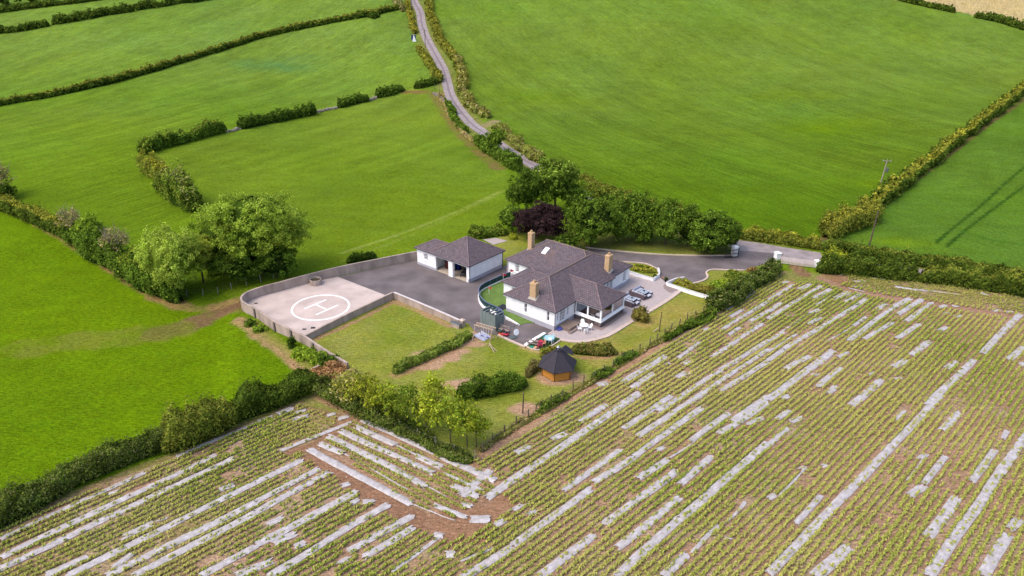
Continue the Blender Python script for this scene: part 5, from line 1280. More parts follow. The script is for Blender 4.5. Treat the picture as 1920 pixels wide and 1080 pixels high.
# ------------------------------------------------------------------ poles and posts
M_PALEPOLE = mat('pale_pole', (176, 168, 148), .9, 4, .2, .01)
def upole(px, py, h, label, cross=False, lean=0, r_=.14, trans=False, group='timber poles along the lane and fields', z=None):
    b = P(px, py); e = empty('utility_pole', tuple(b), 0, label, 'pole', group)
    MB().tube((0, 0, -.3), (lean, 0, h), r_, r_ * .7, 8).build('pole_shaft', M_PALEPOLE if cross else M_WOODPOLE, e)
    if cross:
        MB().box(lean - 1.0, -.06, h - .35, lean + 1.0, .06, h - .22).build('crossarm', M_PALEPOLE, e)
        for x in (-.9, 0, .9): MB().lathe([(.05, h - .22), (.08, h - .1), (.05, h)], 8, (lean + x, 0, 0)).build('insulator', mat('porcelain', (200, 196, 186), .3), e)
        for s in (-1, 1): MB().tube((lean, 0, h - 1.1), (lean + s * .6, 0, h - .35), .03, n=5).build('brace', M_WOODPOLE, e)
    if trans: MB().lathe([(.0, h - 2.9), (.3, h - 2.85), (.3, h - 1.9), (.0, h - 1.8)], 12, (lean + .45, -.1, 0)).build('transformer', M_SILVER, e)
    return e
upole(1649, 352, 6.6, 'pale timber pole with crossarm and transformer rising from the diagonal hedge', True, .25, .17, True)
upole(1629, 463, 7.0, 'plain leaning timber pole beside the roadside hedge', False, .15, .16)
upole(797.5, 88, 6.8, 'slim dark pole standing on the lane verge below the roadside marker', False, 0, .15)
upole(771.5, 24, 6.2, 'dark pole at the top end of the lane', False, -.2, .16)
for (a, b, hh, lb) in ((824.5, 186, 4.3, 'pale thin post beside the lane wall gap, taller of the two'), (815, 168, 2.4, 'pale thin post beside the lane wall gap, shorter of the two')):
    upole(a, b, hh, lb, r_=.08)
def gpost(px, py, h, label, r_=.09):
    b = P(px, py); e = empty('wooden_post', tuple(b), 0, label, 'post'); MB().tube((0, 0, -.2), (.05, 0, h), r_, r_ * .85, 8).build('post_body', M_WOODPOLE, e); MB().lathe([(r_ * 1.2, h), (r_ * 1.3, h + .05), (r_ * .5, h + .16)], 8, (.05, 0, 0)).build('post_cap', M_WOODPOLE, e)
gpost(980, 775, 2.6, 'tall green lamp-like wooden post beside the bare soil patch')
gpost(1236, 622, 3.0, 'thin tall post on the lawn near the round bush', .07)
p = PZ(1231, 622, 0); mb = MB(); mb.tube((p[0] - .5, p[1] - .2, .08), (p[0] + .3, p[1] + .5, .35), .07, n=6); tag(mb.build('log', M_FRAMEWOOD), 'pale log leaning at the foot of the thin lawn post', 'log')
# roadside shrine-like marker by the lane
p = P(776, 78); e = empty('roadside_marker', tuple(p), .2, 'small white and blue pointed marker beside the lane', 'sign')
MB().box(-1.0, .0, .6, .9, .12, 2.6).build('blue_board', mat('blue_board', (50, 60, 130), .6), e)
MB().add([(-.6, -.5, 0), (1.0, -.5, 0), (1.0, -.1, 0), (-.6, -.1, 0), (.0, -.3, 3.0)], [(0, 1, 4), (1, 2, 4), (2, 3, 4), (3, 0, 4), (3, 2, 1, 0)]).build('white_panel', M_UPVC, e)

def post_fence(pts, step, h, label, wires=3, jit=.25, seed=1, m=None, lean=.05, rp=.06, group=None):
    r = np.random.default_rng(seed); Q = smooth_line(PP(pts), step); e = empty('post_and_wire_fence', (0, 0, 0), 0, label, 'fence', group)
    top = []
    for q in Q:
        x, y = q[0] + r.normal(0, jit * .3), q[1] + r.normal(0, jit * .3); z = float(T(x, y)); hh = h * r.uniform(.85, 1.12); lx, ly = r.normal(0, lean, 2)
        MB().tube((x, y, z - .2), (x + lx, y + ly, z + hh), rp, rp * .9, 6).build('post', m or M_POST, e); top.append((x, y, z))
    for k in range(wires):
        mb = MB(); zz = h * (.35 + .55 * k / max(1, wires - 1))
        for a, b in zip(top[:-1], top[1:]): mb.tube((a[0], a[1], a[2] + zz), (b[0], b[1], b[2] + zz), .008, n=3, cap=False)
        mb.build('wire', M_SILVER, e)
post_fence([(903, 846), (955, 806), (1010, 773), (1060, 742), (1110, 713), (1170, 678), (1230, 640), (1290, 602), (1345, 573)], 1.9, 1.25, 'post and wire fence between the garden lawn and the striped crop field', seed=3, rp=.075)
post_fence([(612, 742), (660, 762), (720, 792), (780, 822), (840, 848), (890, 862)], 2.3, 1.25, 'grey post and wire fence behind the saplings at the crop corner', seed=4, m=mat('grey_post', (150, 146, 136), .9), rp=.06)
post_fence([(352, 556), (392, 552), (440, 541), (475, 532), (510, 523), (540, 516)], 2.2, 1.2, 'grey post fence at the foot of the big trees', seed=5, m=mat('grey_post', (150, 146, 136), .9), rp=.07)

# ------------------------------------------------------------------ hedges
GF = 'field hedges'
hedge('hedge', [(-60, 215), (0, 198), (100, 180), (200, 158), (300, 130), (400, 99), (500, 68), (600, 47), (700, 28), (752, 16)], 2.2, 2.1, [('dark', 2), ('hedge', 2)], 'long dark trimmed hedge crossing the upper left fields below the topmost ones', group=GF, top=[('olive', 1)], var=.15)
hedge('hedge', [(-60, 70), (0, 62), (45, 56), (92, 49)], 2.6, 2.3, [('dark', 2), ('hedge', 1)], 'short hedge piece at the left end of the second hedge line, before the gap', group=GF)
hedge('hedge', [(98, 46), (160, 35), (250, 20), (330, 7), (400, -3), (450, -12)], 3.0, 2.6, [('dark', 2), ('hedge', 2)], 'thick hedge after the gap on the second line from the top left', group=GF, var=.3)
hedge('hedge', [(-60, 30), (0, 23), (70, 14), (140, 6), (220, -4)], 2.4, 2.0, [('hedge', 1), ('dark', 1)], 'topmost thin hedge in the upper left corner', group=GF)
hedge('hedge', [(268, 291), (300, 277), (345, 266), (385, 256), (425, 247)], 3.2, 3.4, [('mid', 2), ('dark', 2)], 'bushy overgrown hedge at the top left corner of the paddock', group=GF, top=[('mid', 2), ('olive', 1)], var=.3)
hedge('hedge', [(449, 243), (480, 236), (530, 226), (592, 213)], 2.8, 3.0, [('dark', 2), ('mid', 1)], 'uneven hedge along the top of the paddock between two bits of stone wall', group=GF, var=.4)
hedge('hedge', [(634, 202), (665, 194), (692, 189)], 2.6, 2.6, [('dark', 2), ('mid', 1)], 'short rounded hedge piece right of the longer stone wall', group=GF, var=.3)
hedge('hedge', [(704, 183), (730, 177), (759, 170)], 2.6, 2.6, [('dark', 2), ('mid', 1)], 'short dark hedge piece before the muddy paddock corner', group=GF, var=.3)
hedge('hedge', [(776, 166), (800, 161), (822, 156)], 2.2, 2.0, [('dark', 2), ('hedge', 1)], 'small low hedge piece joining the lane at the paddock corner', group=GF)
hedge('hedge', [(282, 318), (296, 338), (305, 352)], 3.6, 4.0, [('olive', 2), ('mid', 1)], 'rounded yellow topped bush clump at the paddock corner', group=GF, top=[('yellow', 1), ('olive', 1)], var=.2)
hedge('hedge', [(308, 356), (325, 372), (345, 385), (368, 397)], 4.0, 4.2, [('mid', 2), ('olive', 1), ('dark', 2)], 'tall bushy hedge running down to the big green tree', group=GF, top=[('bright', 1), ('grey', 1), ('mid', 1)], var=.35)
hedge('hedge', [(-70, 370), (0, 392), (50, 408), (105, 434), (130, 448)], 2.8, 2.4, [('hedge', 2), ('dark', 1)], 'trimmed hedge with yellowish top on the left edge by the twiggy tree', group=GF, top=[('yellow', 1), ('olive', 2)], var=.2)
hedge('hedge', [(130, 448), (170, 474), (215, 502), (262, 528), (300, 548), (345, 566)], 3.4, 3.4, [('dark', 2), ('mid', 2)], 'overgrown hedge below the row of small trees left of the big ones', group=GF, var=.4)
hedge('hedge', [(-80, 1012), (0, 975), (80, 940), (160, 902), (240, 868), (300, 842), (335, 828)], 2.4, 2.3, [('dark', 2), ('hedge', 2), ('purplegreen', 1)], 'long dense hedge between the bright pasture and the lower crop rows', group=GF, var=.3)
hedge('hedge', [(300, 842), (350, 823), (400, 803), (452, 782)], 4.0, 3.4, [('hedge', 2), ('olive', 1)], 'tall bulging round hedge section above the crop field', group=GF, top=[('olive', 1), ('hedge', 1)], var=.15)
hedge('hedge', [(425, 792), (490, 768), (540, 748), (604, 722)], 3.2, 2.8, [('dark', 2), ('hedge', 2)], 'darker hedge section leading up to the wall stub', group=GF, var=.25)
hedge('hedge', [(803, -12), (804, 10), (806, 28), (813, 50), (826, 74), (842, 96), (855, 112)], 3.4, 2.0, [('olive', 2), ('hedge', .5)], 'wide golden brown hedge on the field side at the top of the lane', group=GF, top=[('olive', 2), ('yellow', 1), ('reed', .4)], var=.12, taper=False)
hedge('hedge', [(855, 112), (863, 130), (866, 150), (866, 170)], 3.6, 2.2, [('olive', 2), ('hedge', 1)], 'curved olive hedge round the big field corner beside the lane bend', group=GF, top=[('olive', 2), ('grey', 1)], var=.15, taper=False)
hedge('hedge', [(866, 170), (876, 190), (893, 208), (917, 222)], 3.2, 1.8, [('olive', 1), ('mid', 1), ('grey', .6)], 'scruffy greyish hedge ending at the field gateway on the lane', group=GF, top=[('olive', 2), ('grey', 1)], var=.3)
hedge('hedge', [(762, -15), (766, 15), (772, 40), (776, 64)], 2.2, 1.7, [('olive', 1), ('yellow', 1), ('reed', 1)], 'golden hedge left of the lane above the white marker', group=GF, top=[('yellow', 1), ('olive', 1)], var=.12)
hedge('hedge', [(784, 90), (795, 108), (808, 125), (820, 145), (822, 156)], 2.6, 1.8, [('olive', 2), ('hedge', 1)], 'olive hedge left of the lane below the white marker', group=GF, top=[('olive', 2), ('yellow', 1)], var=.2)
hedge('hedge', [(735, -12), (745, 8), (757, 22)], 3, 2.0, [('grey', 1), ('hedge', 1)], 'pale scrub at the top corner of the left fields', group=GF, var=.35)
hedge('hedge', [(838, 196), (848, 218), (860, 236), (876, 250)], 1.8, 1.7, [('mid', 1), ('dark', 1)], 'broken row of bushes between paddock and lane, upper part', group=GF, var=.6)
hedge('hedge', [(893, 268), (910, 280), (930, 293), (955, 310), (975, 322)], 3.0, 2.9, [('mid', 2), ('dark', 2)], 'dark bushes between paddock and lane below the small round tree', group=GF, var=.4)
hedge('hedge', [(826, 180), (838, 205), (860, 240), (890, 268)], 1.3, .7, [('grey', 2), ('olive', 1), ('brown', .5)], 'low pale scrub and stones along the lane side of the paddock', group=GF, var=.5)
hedge('hedge', [(928, 243), (950, 258), (975, 278), (998, 296), (1015, 308)], 3.2, 1.9, [('olive', 2), ('grey', 1), ('mid', 1)], 'rough greyish hedge on the far side of the lane below the gateway', group=GF, var=.35)
hedge('hedge', [(1075, 345), (1110, 358), (1160, 376), (1200, 392), (1260, 412), (1330, 430)], 3.0, 2.4, [('olive', 1), ('hedge', 2)], 'hedge on the far side of the dark garden trees', group=GF, top=[('olive', 2), ('hedge', 1)], var=.25)
hedge('hedge', [(1365, 440), (1400, 447), (1450, 453), (1500, 461), (1540, 469)], 2.6, 1.9, [('olive', 2), ('hedge', 2)], 'yellow flecked hedge facing the drive entrance across the lane', group=GF, top=[('yellow', 2), ('olive', 2)], var=.25)
hedge('hedge', [(1540, 469), (1600, 480), (1680, 492), (1780, 505), (1880, 519), (2000, 537)], 2.4, 1.9, [('dark', 2), ('hedge', 2)], 'dark even hedge on the far side of the lane at the right edge', group=GF, top=[('hedge', 2), ('olive', 1)], var=.15)
hedge('hedge', [(1545, 446), (1580, 432), (1620, 408), (1640, 392)], 4.4, 3.0, [('olive', 2), ('hedge', 2)], 'broad low end of the diagonal hedge at the lane', group=GF, top=[('olive', 3), ('yellow', 1)], var=.25)
hedge('hedge', [(1640, 392), (1690, 352), (1740, 311), (1800, 263), (1860, 216), (1930, 164), (2010, 108)], 3.0, 2.6, [('hedge', 2), ('dark', 2)], 'long diagonal hedge with golden clipped top between the two right fields', group=GF, top=[('yellow', 2), ('olive', 3)], var=.12)
hedge('hedge', [(1534, 512), (1570, 508), (1620, 512), (1680, 520), (1720, 527)], 3.2, 2.6, [('dark', 2), ('hedge', 2)], 'dark thick hedge just right of the field gate', group=GF, var=.25)
hedge('hedge', [(1538, 497), (1560, 498), (1590, 503)], 2.0, 2.4, [('bright', 1), ('yellow', 2)], 'bright yellow green clipped hedge top behind the squat pier', group=GF, var=.1)
hedge('hedge', [(1720, 527), (1780, 535), (1850, 544), (1930, 556), (2020, 568)], 3.2, 2.5, [('hedge', 2), ('dark', 1)], 'olive hedge continuing along the crop headland to the right edge', group=GF, top=[('olive', 2), ('mid', 1)], var=.25)
hedge('hedge', [(1460, 505), (1440, 520), (1415, 538), (1385, 557), (1352, 578), (1338, 588)], 2.7, 2.3, [('dark', 3), ('purplegreen', 1), ('hedge', 1)], 'dark leafy hedge from the gate pier down beside the crop rows', group=GF, var=.3)
hedge('hedge', [(1338, 590), (1305, 608), (1275, 622), (1242, 640)], 1.20, 0.83, [('dark', 1), ('mid', 1), ('hedge', 1)], 'low dark growth along the foot of the garden fence by the round bush', group=GF, var=.75, dens=1.5)
hedge('hedge', [(1195, 662), (1170, 678), (1155, 687)], 0.96, 0.60, [('dark', 1), ('mid', 1), ('hedge', 1)], 'small bush patch on the garden fence line beyond the hut', group=GF, var=.75, dens=1.5)
hedge('hedge', [(1148, 692), (1130, 704), (1110, 714)], 0.88, 0.60, [('dark', 1), ('mid', 1), ('hedge', 1)], 'small dark bush patch on the fence line right of the hut', group=GF, var=.75, dens=1.5)
hedge('hedge', [(1068, 742), (1050, 752), (1030, 764), (1008, 776)], 0.88, 0.60, [('dark', 1), ('mid', 1), ('hedge', 1), ('grey', .3)], 'low bramble along the fence beside the tall wooden post', group=GF, var=.75, dens=1.5)
hedge('hedge', [(990, 786), (960, 806), (930, 826)], .9, .5, [('dark', 1), ('grey', 1), ('brown', .5)], 'thin bramble strip near the crop corner of the fence', group=GF, var=.5)
hedge('fence_foot_growth', [(900, 848), (955, 809), (1010, 776), (1060, 745), (1110, 716), (1170, 681), (1230, 643), (1290, 605), (1345, 576)], .8, .42, [('olive', 1), ('grey', 1), ('hedge', 1), ('reed', 1)], 'continuous low rough grass and bramble along the foot of the garden fence', cat='undergrowth', group='garden hedges', var=.7, kind='stuff', dens=1.6)
hedge('hedge', [(1660, -8), (1700, 4), (1745, 14), (1790, 24)], 2.4, 2.2, [('dark', 1), ('hedge', 1)], 'dark hedge strip at the top right below the straw coloured field', group=GF)
hedge('hedge', [(1826, 32), (1855, 38), (1885, 46), (1922, 58)], 2.6, 2.6, [('dark', 2), ('hedge', 1)], 'dark hedge strip at the top right corner edge', group=GF)
hedge('garden_hedge', [(738, 702), (760, 690), (800, 673), (840, 654), (862, 643), (884, 629)], 1.25, 1.0, [('garden', 2), ('mid', 1)], 'neatly clipped low hedge curving across the lawn below the yard wall', group='garden hedges', var=.18, dens=2.8)
hedge('shrub_bed', [(853, 748), (885, 744), (920, 738), (955, 732), (988, 722)], 2.3, 1.7, [('dark', 2), ('mid', 1)], 'dense dark green shrub bed behind the saplings', cat='shrub bed', group='garden hedges', var=.35)
hedge('shrub_bed', [(985, 708), (1000, 696), (1012, 684)], 1.2, 1.2, [('reed', 2), ('purplegreen', 1)], 'thin brownish shrub bed left of the timber hut', cat='shrub bed', group='garden hedges', var=.5)
hedge('shrub_bed', [(1070, 660), (1085, 662), (1105, 664), (1130, 664), (1155, 660)], 1.5, 1.1, [('dark', 1), ('reed', 2), ('mid', 1), ('brown', .5)], 'mixed brown and green shrub bed right of the timber hut', cat='shrub bed', group='garden hedges', var=.45)
hedge('rough_growth', [(592, 722), (625, 742), (670, 765), (720, 790), (770, 812), (820, 838), (862, 855), (888, 861)], 2.2, 1.1, [('dark', 2), ('hedge', 2), ('purplegreen', 1)], 'rough dark green growth along the fence below the saplings', cat='undergrowth', group='garden hedges', var=.45, kind='stuff')
hedge('flower_bed', [(1290, 536), (1310, 543), (1335, 551), (1352, 556)], 1.8, .6, [('reed', 2), ('yellow', .7), ('olive', 1)], 'golden brown planted bed behind the long white wall', cat='flower bed', group='garden beds', var=.5)
hedge('flower_bed', [(1262, 531), (1275, 532), (1290, 536)], 1.5, .6, [('reed', 1), ('yellow', 1), ('olive', 1)], 'yellow brown planting inside the curved white wall', cat='flower bed', group='garden beds', var=.4)
hedge('flower_bed', [(1372, 546), (1358, 552), (1350, 563), (1372, 540), (1400, 520)], 2.4, 1.1, [('mid', 2), ('dark', 1), ('olive', 1)], 'leafy green bed between the island lawn and the dark hedge', cat='flower bed', group='garden beds', var=.4)
hedge('flower_bed', [(1182, 503), (1200, 506), (1220, 510), (1230, 512)], 2.0, .6, [('yellow', 1), ('bright', 1), ('reed', 2)], 'low yellow and rusty planting in the bed behind the bungalow', cat='flower bed', group='garden beds', var=.5)
hedge('shrub_bed', [(880, 447), (900, 444), (925, 441), (950, 438)], 2.6, 1.3, [('mid', 1), ('dark', 1), ('olive', .5)], 'low sprawling shrubs beyond the garage roof', cat='shrub bed', group='garden hedges', var=.4)
hedge('ivy', [(650, 494), (668, 490), (690, 486), (706, 483)], .6, 1.0, [('dark', 1)], 'low dark plants behind the outer concrete wall', cat='shrub', group='garden hedges', var=.7)

# stone walls with gaps
def stone_bits(pts, label, wd=.8, ht=.9):
    Q = smooth_line(PP(pts), .55); r = np.random.default_rng(int(pts[0][0])); e = empty('stone_wall', (0, 0, 0), 0, label, 'wall', 'broken field walls'); m = mat('field_stone', (176, 164, 152), .9, 3, .3)
    for q in Q:
        for k in range(3):
            x, y = q[0] + r.normal(0, .2), q[1] + r.normal(0, .2); s = r.uniform(.2, .42); z = float(T(x, y)) + (.25 if k == 2 else 0)
            v = [(x + a * s * r.uniform(.8, 1.2), y + b * s * r.uniform(.8, 1.2), z + c * s) for c in (-.1, 1.2) for a, b in ((-1, -.8), (1, -.8), (1, .8), (-1, .8))]
            MB().add(v, [(3, 2, 1, 0), (4, 5, 6, 7), (0, 1, 5, 4), (1, 2, 6, 5), (2, 3, 7, 6), (3, 0, 4, 7)]).build('stone', m, e)
stone_bits([(425, 248), (438, 246), (448, 243)], 'bare stony gap in the hedge at the paddock top')
stone_bits([(598, 211), (612, 207), (632, 203)], 'low run of bare field stones between two hedge pieces')
stone_bits([(694, 189), (704, 185)], 'small heap of pale stones between the two short hedge pieces')
stone_bits([(814, 176), (824, 182), (832, 192)], 'tumbled pale stones beside the lane at the paddock corner')

# ------------------------------------------------------------------ trees
GT = 'garden trees'
tree(494, 512, 15.2, 8.9, 6.4, [('mid', 2), ('bright', 2.2), ('ash', 1.8)], 'largest broad green tree rising behind the landing pad', GT, lumps=34, cz=8.6, leafpx=1.25, ry=7.5)
tree(418, 505, 9.5, 5.0, 4.2, [('mid', 2), ('bright', 1)], 'smaller green tree tucked between the two biggest ones', GT, lumps=12)
tree(338, 555, 12.0, 4.9, 5.4, [('ash', 3), ('bright', 1)], 'pale yellow green ash tree at the hedge corner', GT, lumps=24, cz=6.6, leafpx=1.25)
tree(304, 538, 8.5, 3.0, 3.8, [('ash', 2), ('bright', 1)], 'pale green young tree on the left flank of the ash', GT, lumps=12)
tree(382, 530, 8.0, 3.4, 3.0, [('yellow', 1), ('ash', 2)], 'yellowish low tree between the ash and the broad tree', GT, lumps=10)
tree(450, 525, 5.5, 4.6, 2.6, [('dark', 2), ('mid', 1)], 'dark elder bush at the foot of the broad green tree', GT, lumps=12)
tree(520, 520, 5.0, 3.6, 2.4, [('dark', 1), ('mid', 2)], 'low dark bush at the right foot of the broad green tree', GT, lumps=10)
tree(177, 470, 6.6, 2.5, 2.9, [('bright', 1), ('mid', 1)], 'small bright leafy tree in the left hedge between twiggy ones', 'hedgerow trees', lumps=12)
tree(140, 448, 6.0, 2.4, 2.2, [('grey', 2), ('olive', 1)], 'half bare grey twiggy tree in the left hedge, further one', 'hedgerow trees', twigs=True, core=False, dens=.16)
tree(226, 498, 7.0, 2.6, 2.9, [('grey', 2), ('olive', 1)], 'half bare grey twiggy tree in the left hedge, nearer one', 'hedgerow trees', twigs=True, core=False, dens=.2)
tree(205, 490, 5.6, 1.9, 2.5, [('mid', 2), ('dark', 1)], 'narrow dark green tree between bright and twiggy hedge trees', 'hedgerow trees')
tree(258, 522, 5.4, 2.2, 2.4, [('mid', 1), ('olive', 1), ('bright', 1)], 'rounded hedge tree just left of the ash', 'hedgerow trees')
tree(2, 368, 7.2, 3.4, 3.2, [('grey', 1), ('olive', 1)], 'twiggy tree cut by the left edge of the fields', 'hedgerow trees', twigs=True, core=False, dens=.42)
tree(8, 375, 3.6, 2.6, 1.9, [('dark', 2), ('hedge', 1)], 'dark ivy clad bush under the twiggy edge tree', 'hedgerow trees')
for i, (a, b) in enumerate(((8, 10), (38, 9), (62, 6), (92, 2))):
    tree(a, b, 4.2 + (i % 2), 2.6, 2.1, [('hedge', 1), ('dark', 1)], ['dark round tree in the top left corner, nearest the edge', 'dark round tree second in the top left row', 'dark round tree third in the top left row', 'dark round tree last in the top left row'][i], 'hedgerow trees')
tree(1040, 402, 12.0, 4.9, 5.0, [('mid', 2), ('dark', 1), ('ash', .6)], 'tall windswept green tree nearest the lane behind the bungalow', GT, lumps=22, cz=7.3)
tree(987, 404, 10.0, 4.0, 4.4, [('mid', 1), ('dark', 2)], 'dark green tree left of the tall windswept one', GT, lumps=16)
tree(1075, 392, 6.4, 3.4, 3.0, [('mid', 1), ('bright', 1)], 'light green shrubby tree right of the tall windswept one', GT)
tree(931, 285, 6.4, 2.5, 2.6, [('mid', 2), ('bright', .5), ('dark', 1)], 'single small round tree beside the lane', 'hedgerow trees', lumps=10)
tree(905, 278, 3.6, 2.0, 1.6, [('mid', 1), ('dark', 1)], 'low bush beside the single round lane tree', 'hedgerow trees')
tree(1008, 448, 6.6, 5.4, 3.1, [('purple', 1)], 'dark purple copper beech behind the bungalow chimney', GT, lumps=20, cz=3.7)
tree(960, 436, 5.2, 2.6, 2.4, [('mid', 1), ('dark', 1)], 'green tree at the left flank of the purple beech', GT)
tree(1108, 462, 9.6, 4.94, 4.70, [('dark', 2), ('mid', 2)], 'round dense green tree right of the purple beech', GT, lumps=20, cz=5.1)
tree(1157, 450, 9.2, 3.91, 4.51, [('mid', 1), ('dark', 1)], 'green tree second in the row right of the purple beech', GT, lumps=14)
tree(1203, 452, 9.0, 3.79, 4.41, [('dark', 1), ('mid', 2)], 'green tree third in the row above the drive lawn', GT, lumps=14)
tree(1247, 458, 8.6, 3.68, 4.21, [('mid', 2), ('dark', 1)], 'green tree fourth in the row above the drive lawn', GT, lumps=14)
tree(1288, 462, 7.8, 3.45, 3.82, [('dark', 2), ('mid', 1)], 'dark tree fifth in the row above the drive lawn', GT, lumps=14)
tree(1330, 474, 7.6, 5.06, 3.72, [('dark', 2), ('mid', 2)], 'broad dense tree ending the row beside the black gate', GT, lumps=22, cz=3.9)
tree(1362, 468, 5.8, 2.4, 2.6, [('dark', 2), ('hedge', 1)], 'dark shrubby tree touching the gate pier', GT)
tree(1130, 392, 5.0, 3.0, 2.2, [('mid', 1), ('olive', 1)], 'low olive tree on the lane side of the garden row', GT)
tree(1062, 470, 3.0, 2.4, 1.5, [('dark', 1), ('mid', 1)], 'laurel bush between the rear chimney and the trees', GT)
# thin saplings in the lawn corner
GS = 'young trees in the lawn corner'
SP = [('sapling', 3), ('mid', 1)]
for (a, b, hh, rx, lb, pl) in (
    (650, 762, 4.8, 2.1, 'thin sapling nearest the brown brushwood heap', [('sapling', 1), ('grey', 1), ('olive', 1)]),
    (688, 775, 5.0, 2.2, 'thin sapling second from the brushwood heap', [('sapling', 2), ('olive', 1)]),
    (668, 740, 3.6, 1.7, 'small faint sapling on the lawn behind the corner ones', [('sapling', 1), ('grey', 1)]),
    (728, 790, 4.6, 1.9, 'loose yellow green sapling left of the dark one', SP),
    (762, 802, 6.0, 2.0, 'dark leaved young tree in the middle of the corner group', [('mid', 2), ('dark', 1), ('sapling', 1)]),
    (800, 815, 5.4, 1.8, 'yellow green young tree with trunk showing, centre of the group', SP),
    (820, 800, 7.0, 1.9, 'tallest slender yellow green young tree reaching over the lawn', [('sapling', 3), ('bright', 1)]),
    (845, 832, 5.8, 2.1, 'dense green young tree left of the last one', [('mid', 2), ('sapling', 2)]),
    (876, 838, 5.8, 2.0, 'bright young tree at the crop corner of the fence', [('mid', 1), ('sapling', 2)]),
    (893, 838, 4.6, 1.5, 'outermost young tree of the group beside the fence corner', [('sapling', 1), ('mid', 1)])):
    tree(a, b, hh, rx, hh * .38, pl, lb, GS, core=False, dens=.34, trunk_r=.07, lumps=9, leafpx=1.7)
# bushes
GB = 'garden bushes'
shrub(1201, 600, 1.42, 1.35, [('reed', 3), ('olive', 1)], 'round dark spiky bush on the lawn beside the patio', GB, lumps=16, dens=1.4, sink=.1)
shrub(469, 609, .8, .6, [('mid', 1), ('dark', 1)], 'small green bush at the outer foot of the curved wall, first', GB)
shrub(488, 620, 1.0, .6, [('mid', 1), ('bright', .5)], 'low green bush at the outer foot of the curved wall, second', GB)
shrub(547, 650, .7, 1.1, [('dark', 1)], 'upright dark conifer like bush against the outer wall', GB)
shrub(570, 668, 1.5, .9, [('bright', 2), ('mid', 1)], 'light green leafy bush against the outer wall', GB)
shrub(594, 677, 1.4, .9, [('bright', 2), ('mid', 1)], 'light green leafy bush next to the brown brushwood', GB)
shrub(616, 683, 1.6, .9, [('dark', 2), ('mid', .5)], 'dark green bush behind the brown brushwood', GB)
shrub(612, 704, 2.0, .9, [('brown', 1)], 'heap of brown dead brushwood at the lawn corner', 'brushwood heaps', cat='brushwood')
shrub(627, 692, 1.4, .8, [('brown', 1)], 'smaller heap of brown brushwood beside the wall end', 'brushwood heaps', cat='brushwood')
shrub(1375, 520, 1.5, .9, [('mid', 1), ('olive', 1)], 'rounded green shrub on the island lawn', GB); shrub(1356, 532, .9, .5, [('bright', 1)], 'bright low shrub on the island lawn', GB)
shrub(1412, 509, 1.1, .6, [('reed', 1), ('brown', 1)], 'rusty low shrub at the tip of the kerb', GB); shrub(1343, 540, 1.3, .8, [('bright', 1), ('mid', 1)], 'light green shrub by the planted bed', GB)
shrub(1020, 668, .8, .9, [('reed', 1), ('bright', .6)], 'spiky grassy shrub left behind the hut roof', GB); shrub(1036, 664, .8, .9, [('reed', 1), ('yellow', .6)], 'spiky yellow shrub behind the hut roof', GB)
shrub(1662, 358, 2.0, 1.6, [('dark', 1), ('mid', 1)], 'dark bush at the foot of the crossarm pole', GB)
shrub(700, 33, 2.6, 1.6, [('dark', 1)], 'round dark bush standing proud of the upper hedge', GB)
shrub(962, 448, .8, .9, [('yellow', 1), ('bright', 1)], 'yellow green upright shrub below the purple tree', GB)
# pale concrete hardstanding behind the garage
sheet('hardstanding', [(905, 449), (930, 446), (952, 452), (925, 459)], .03, M_PAVE)

# ------------------------------------------------------------------ crop rows and plastic film
ROWA = math.radians(44.4)
RD = np.array([math.cos(ROWA), math.sin(ROWA)]); RN = np.array([math.sin(ROWA), -math.cos(ROWA)])
Z2b = ((480, 740), 3.177); Z1b = ((0, 740), 3.177); Z3b = ((960, 740), 3.177); Z4b = ((1440, 740), 3.177); Z5b = ((960, 520), 4.0); Z6b = ((1440, 490), 4.0)
chev_px = [(590, 775), (650, 783), (672, 785), (935, 898), (925, 930), (845, 985), (575, 840), (565, 825)]
chev = [q[:2] for q in PP(chev_px)]
head_px = [(1570, 515), (1650, 519), (1800, 538), (1960, 560), (2000, 600), (1900, 585), (1750, 562), (1640, 546), (1590, 533)]
head = [q[:2] for q in PP(head_px)]
bare = [([(585, 845), (640, 880), (700, 922), (760, 962), (840, 992), (870, 985), (910, 955), (935, 945)], 1.25), ([(545, 848), (600, 828), (650, 788)], .7), ([(905, 852), (960, 812), (1060, 752), (1170, 688), (1260, 632), (1345, 586)], .9),
        ([(1540, 524), (1580, 540), (1640, 554), (1750, 570), (1900, 594), (2000, 608)], .8), ([(590, 746), (650, 774), (720, 807), (800, 842), (890, 872)], .5), ([(1490, 510), (1560, 520)], 2.6), ([(590, 745), (655, 768)], 2.0), ([(0, 980), (150, 920), (330, 850), (450, 796), (580, 742)], .9)]
bareL = [(np.array([q[:2] for q in PP(p_)]), w_) for p_, w_ in bare]
cpoly = [q[:2] for q in crop_poly]

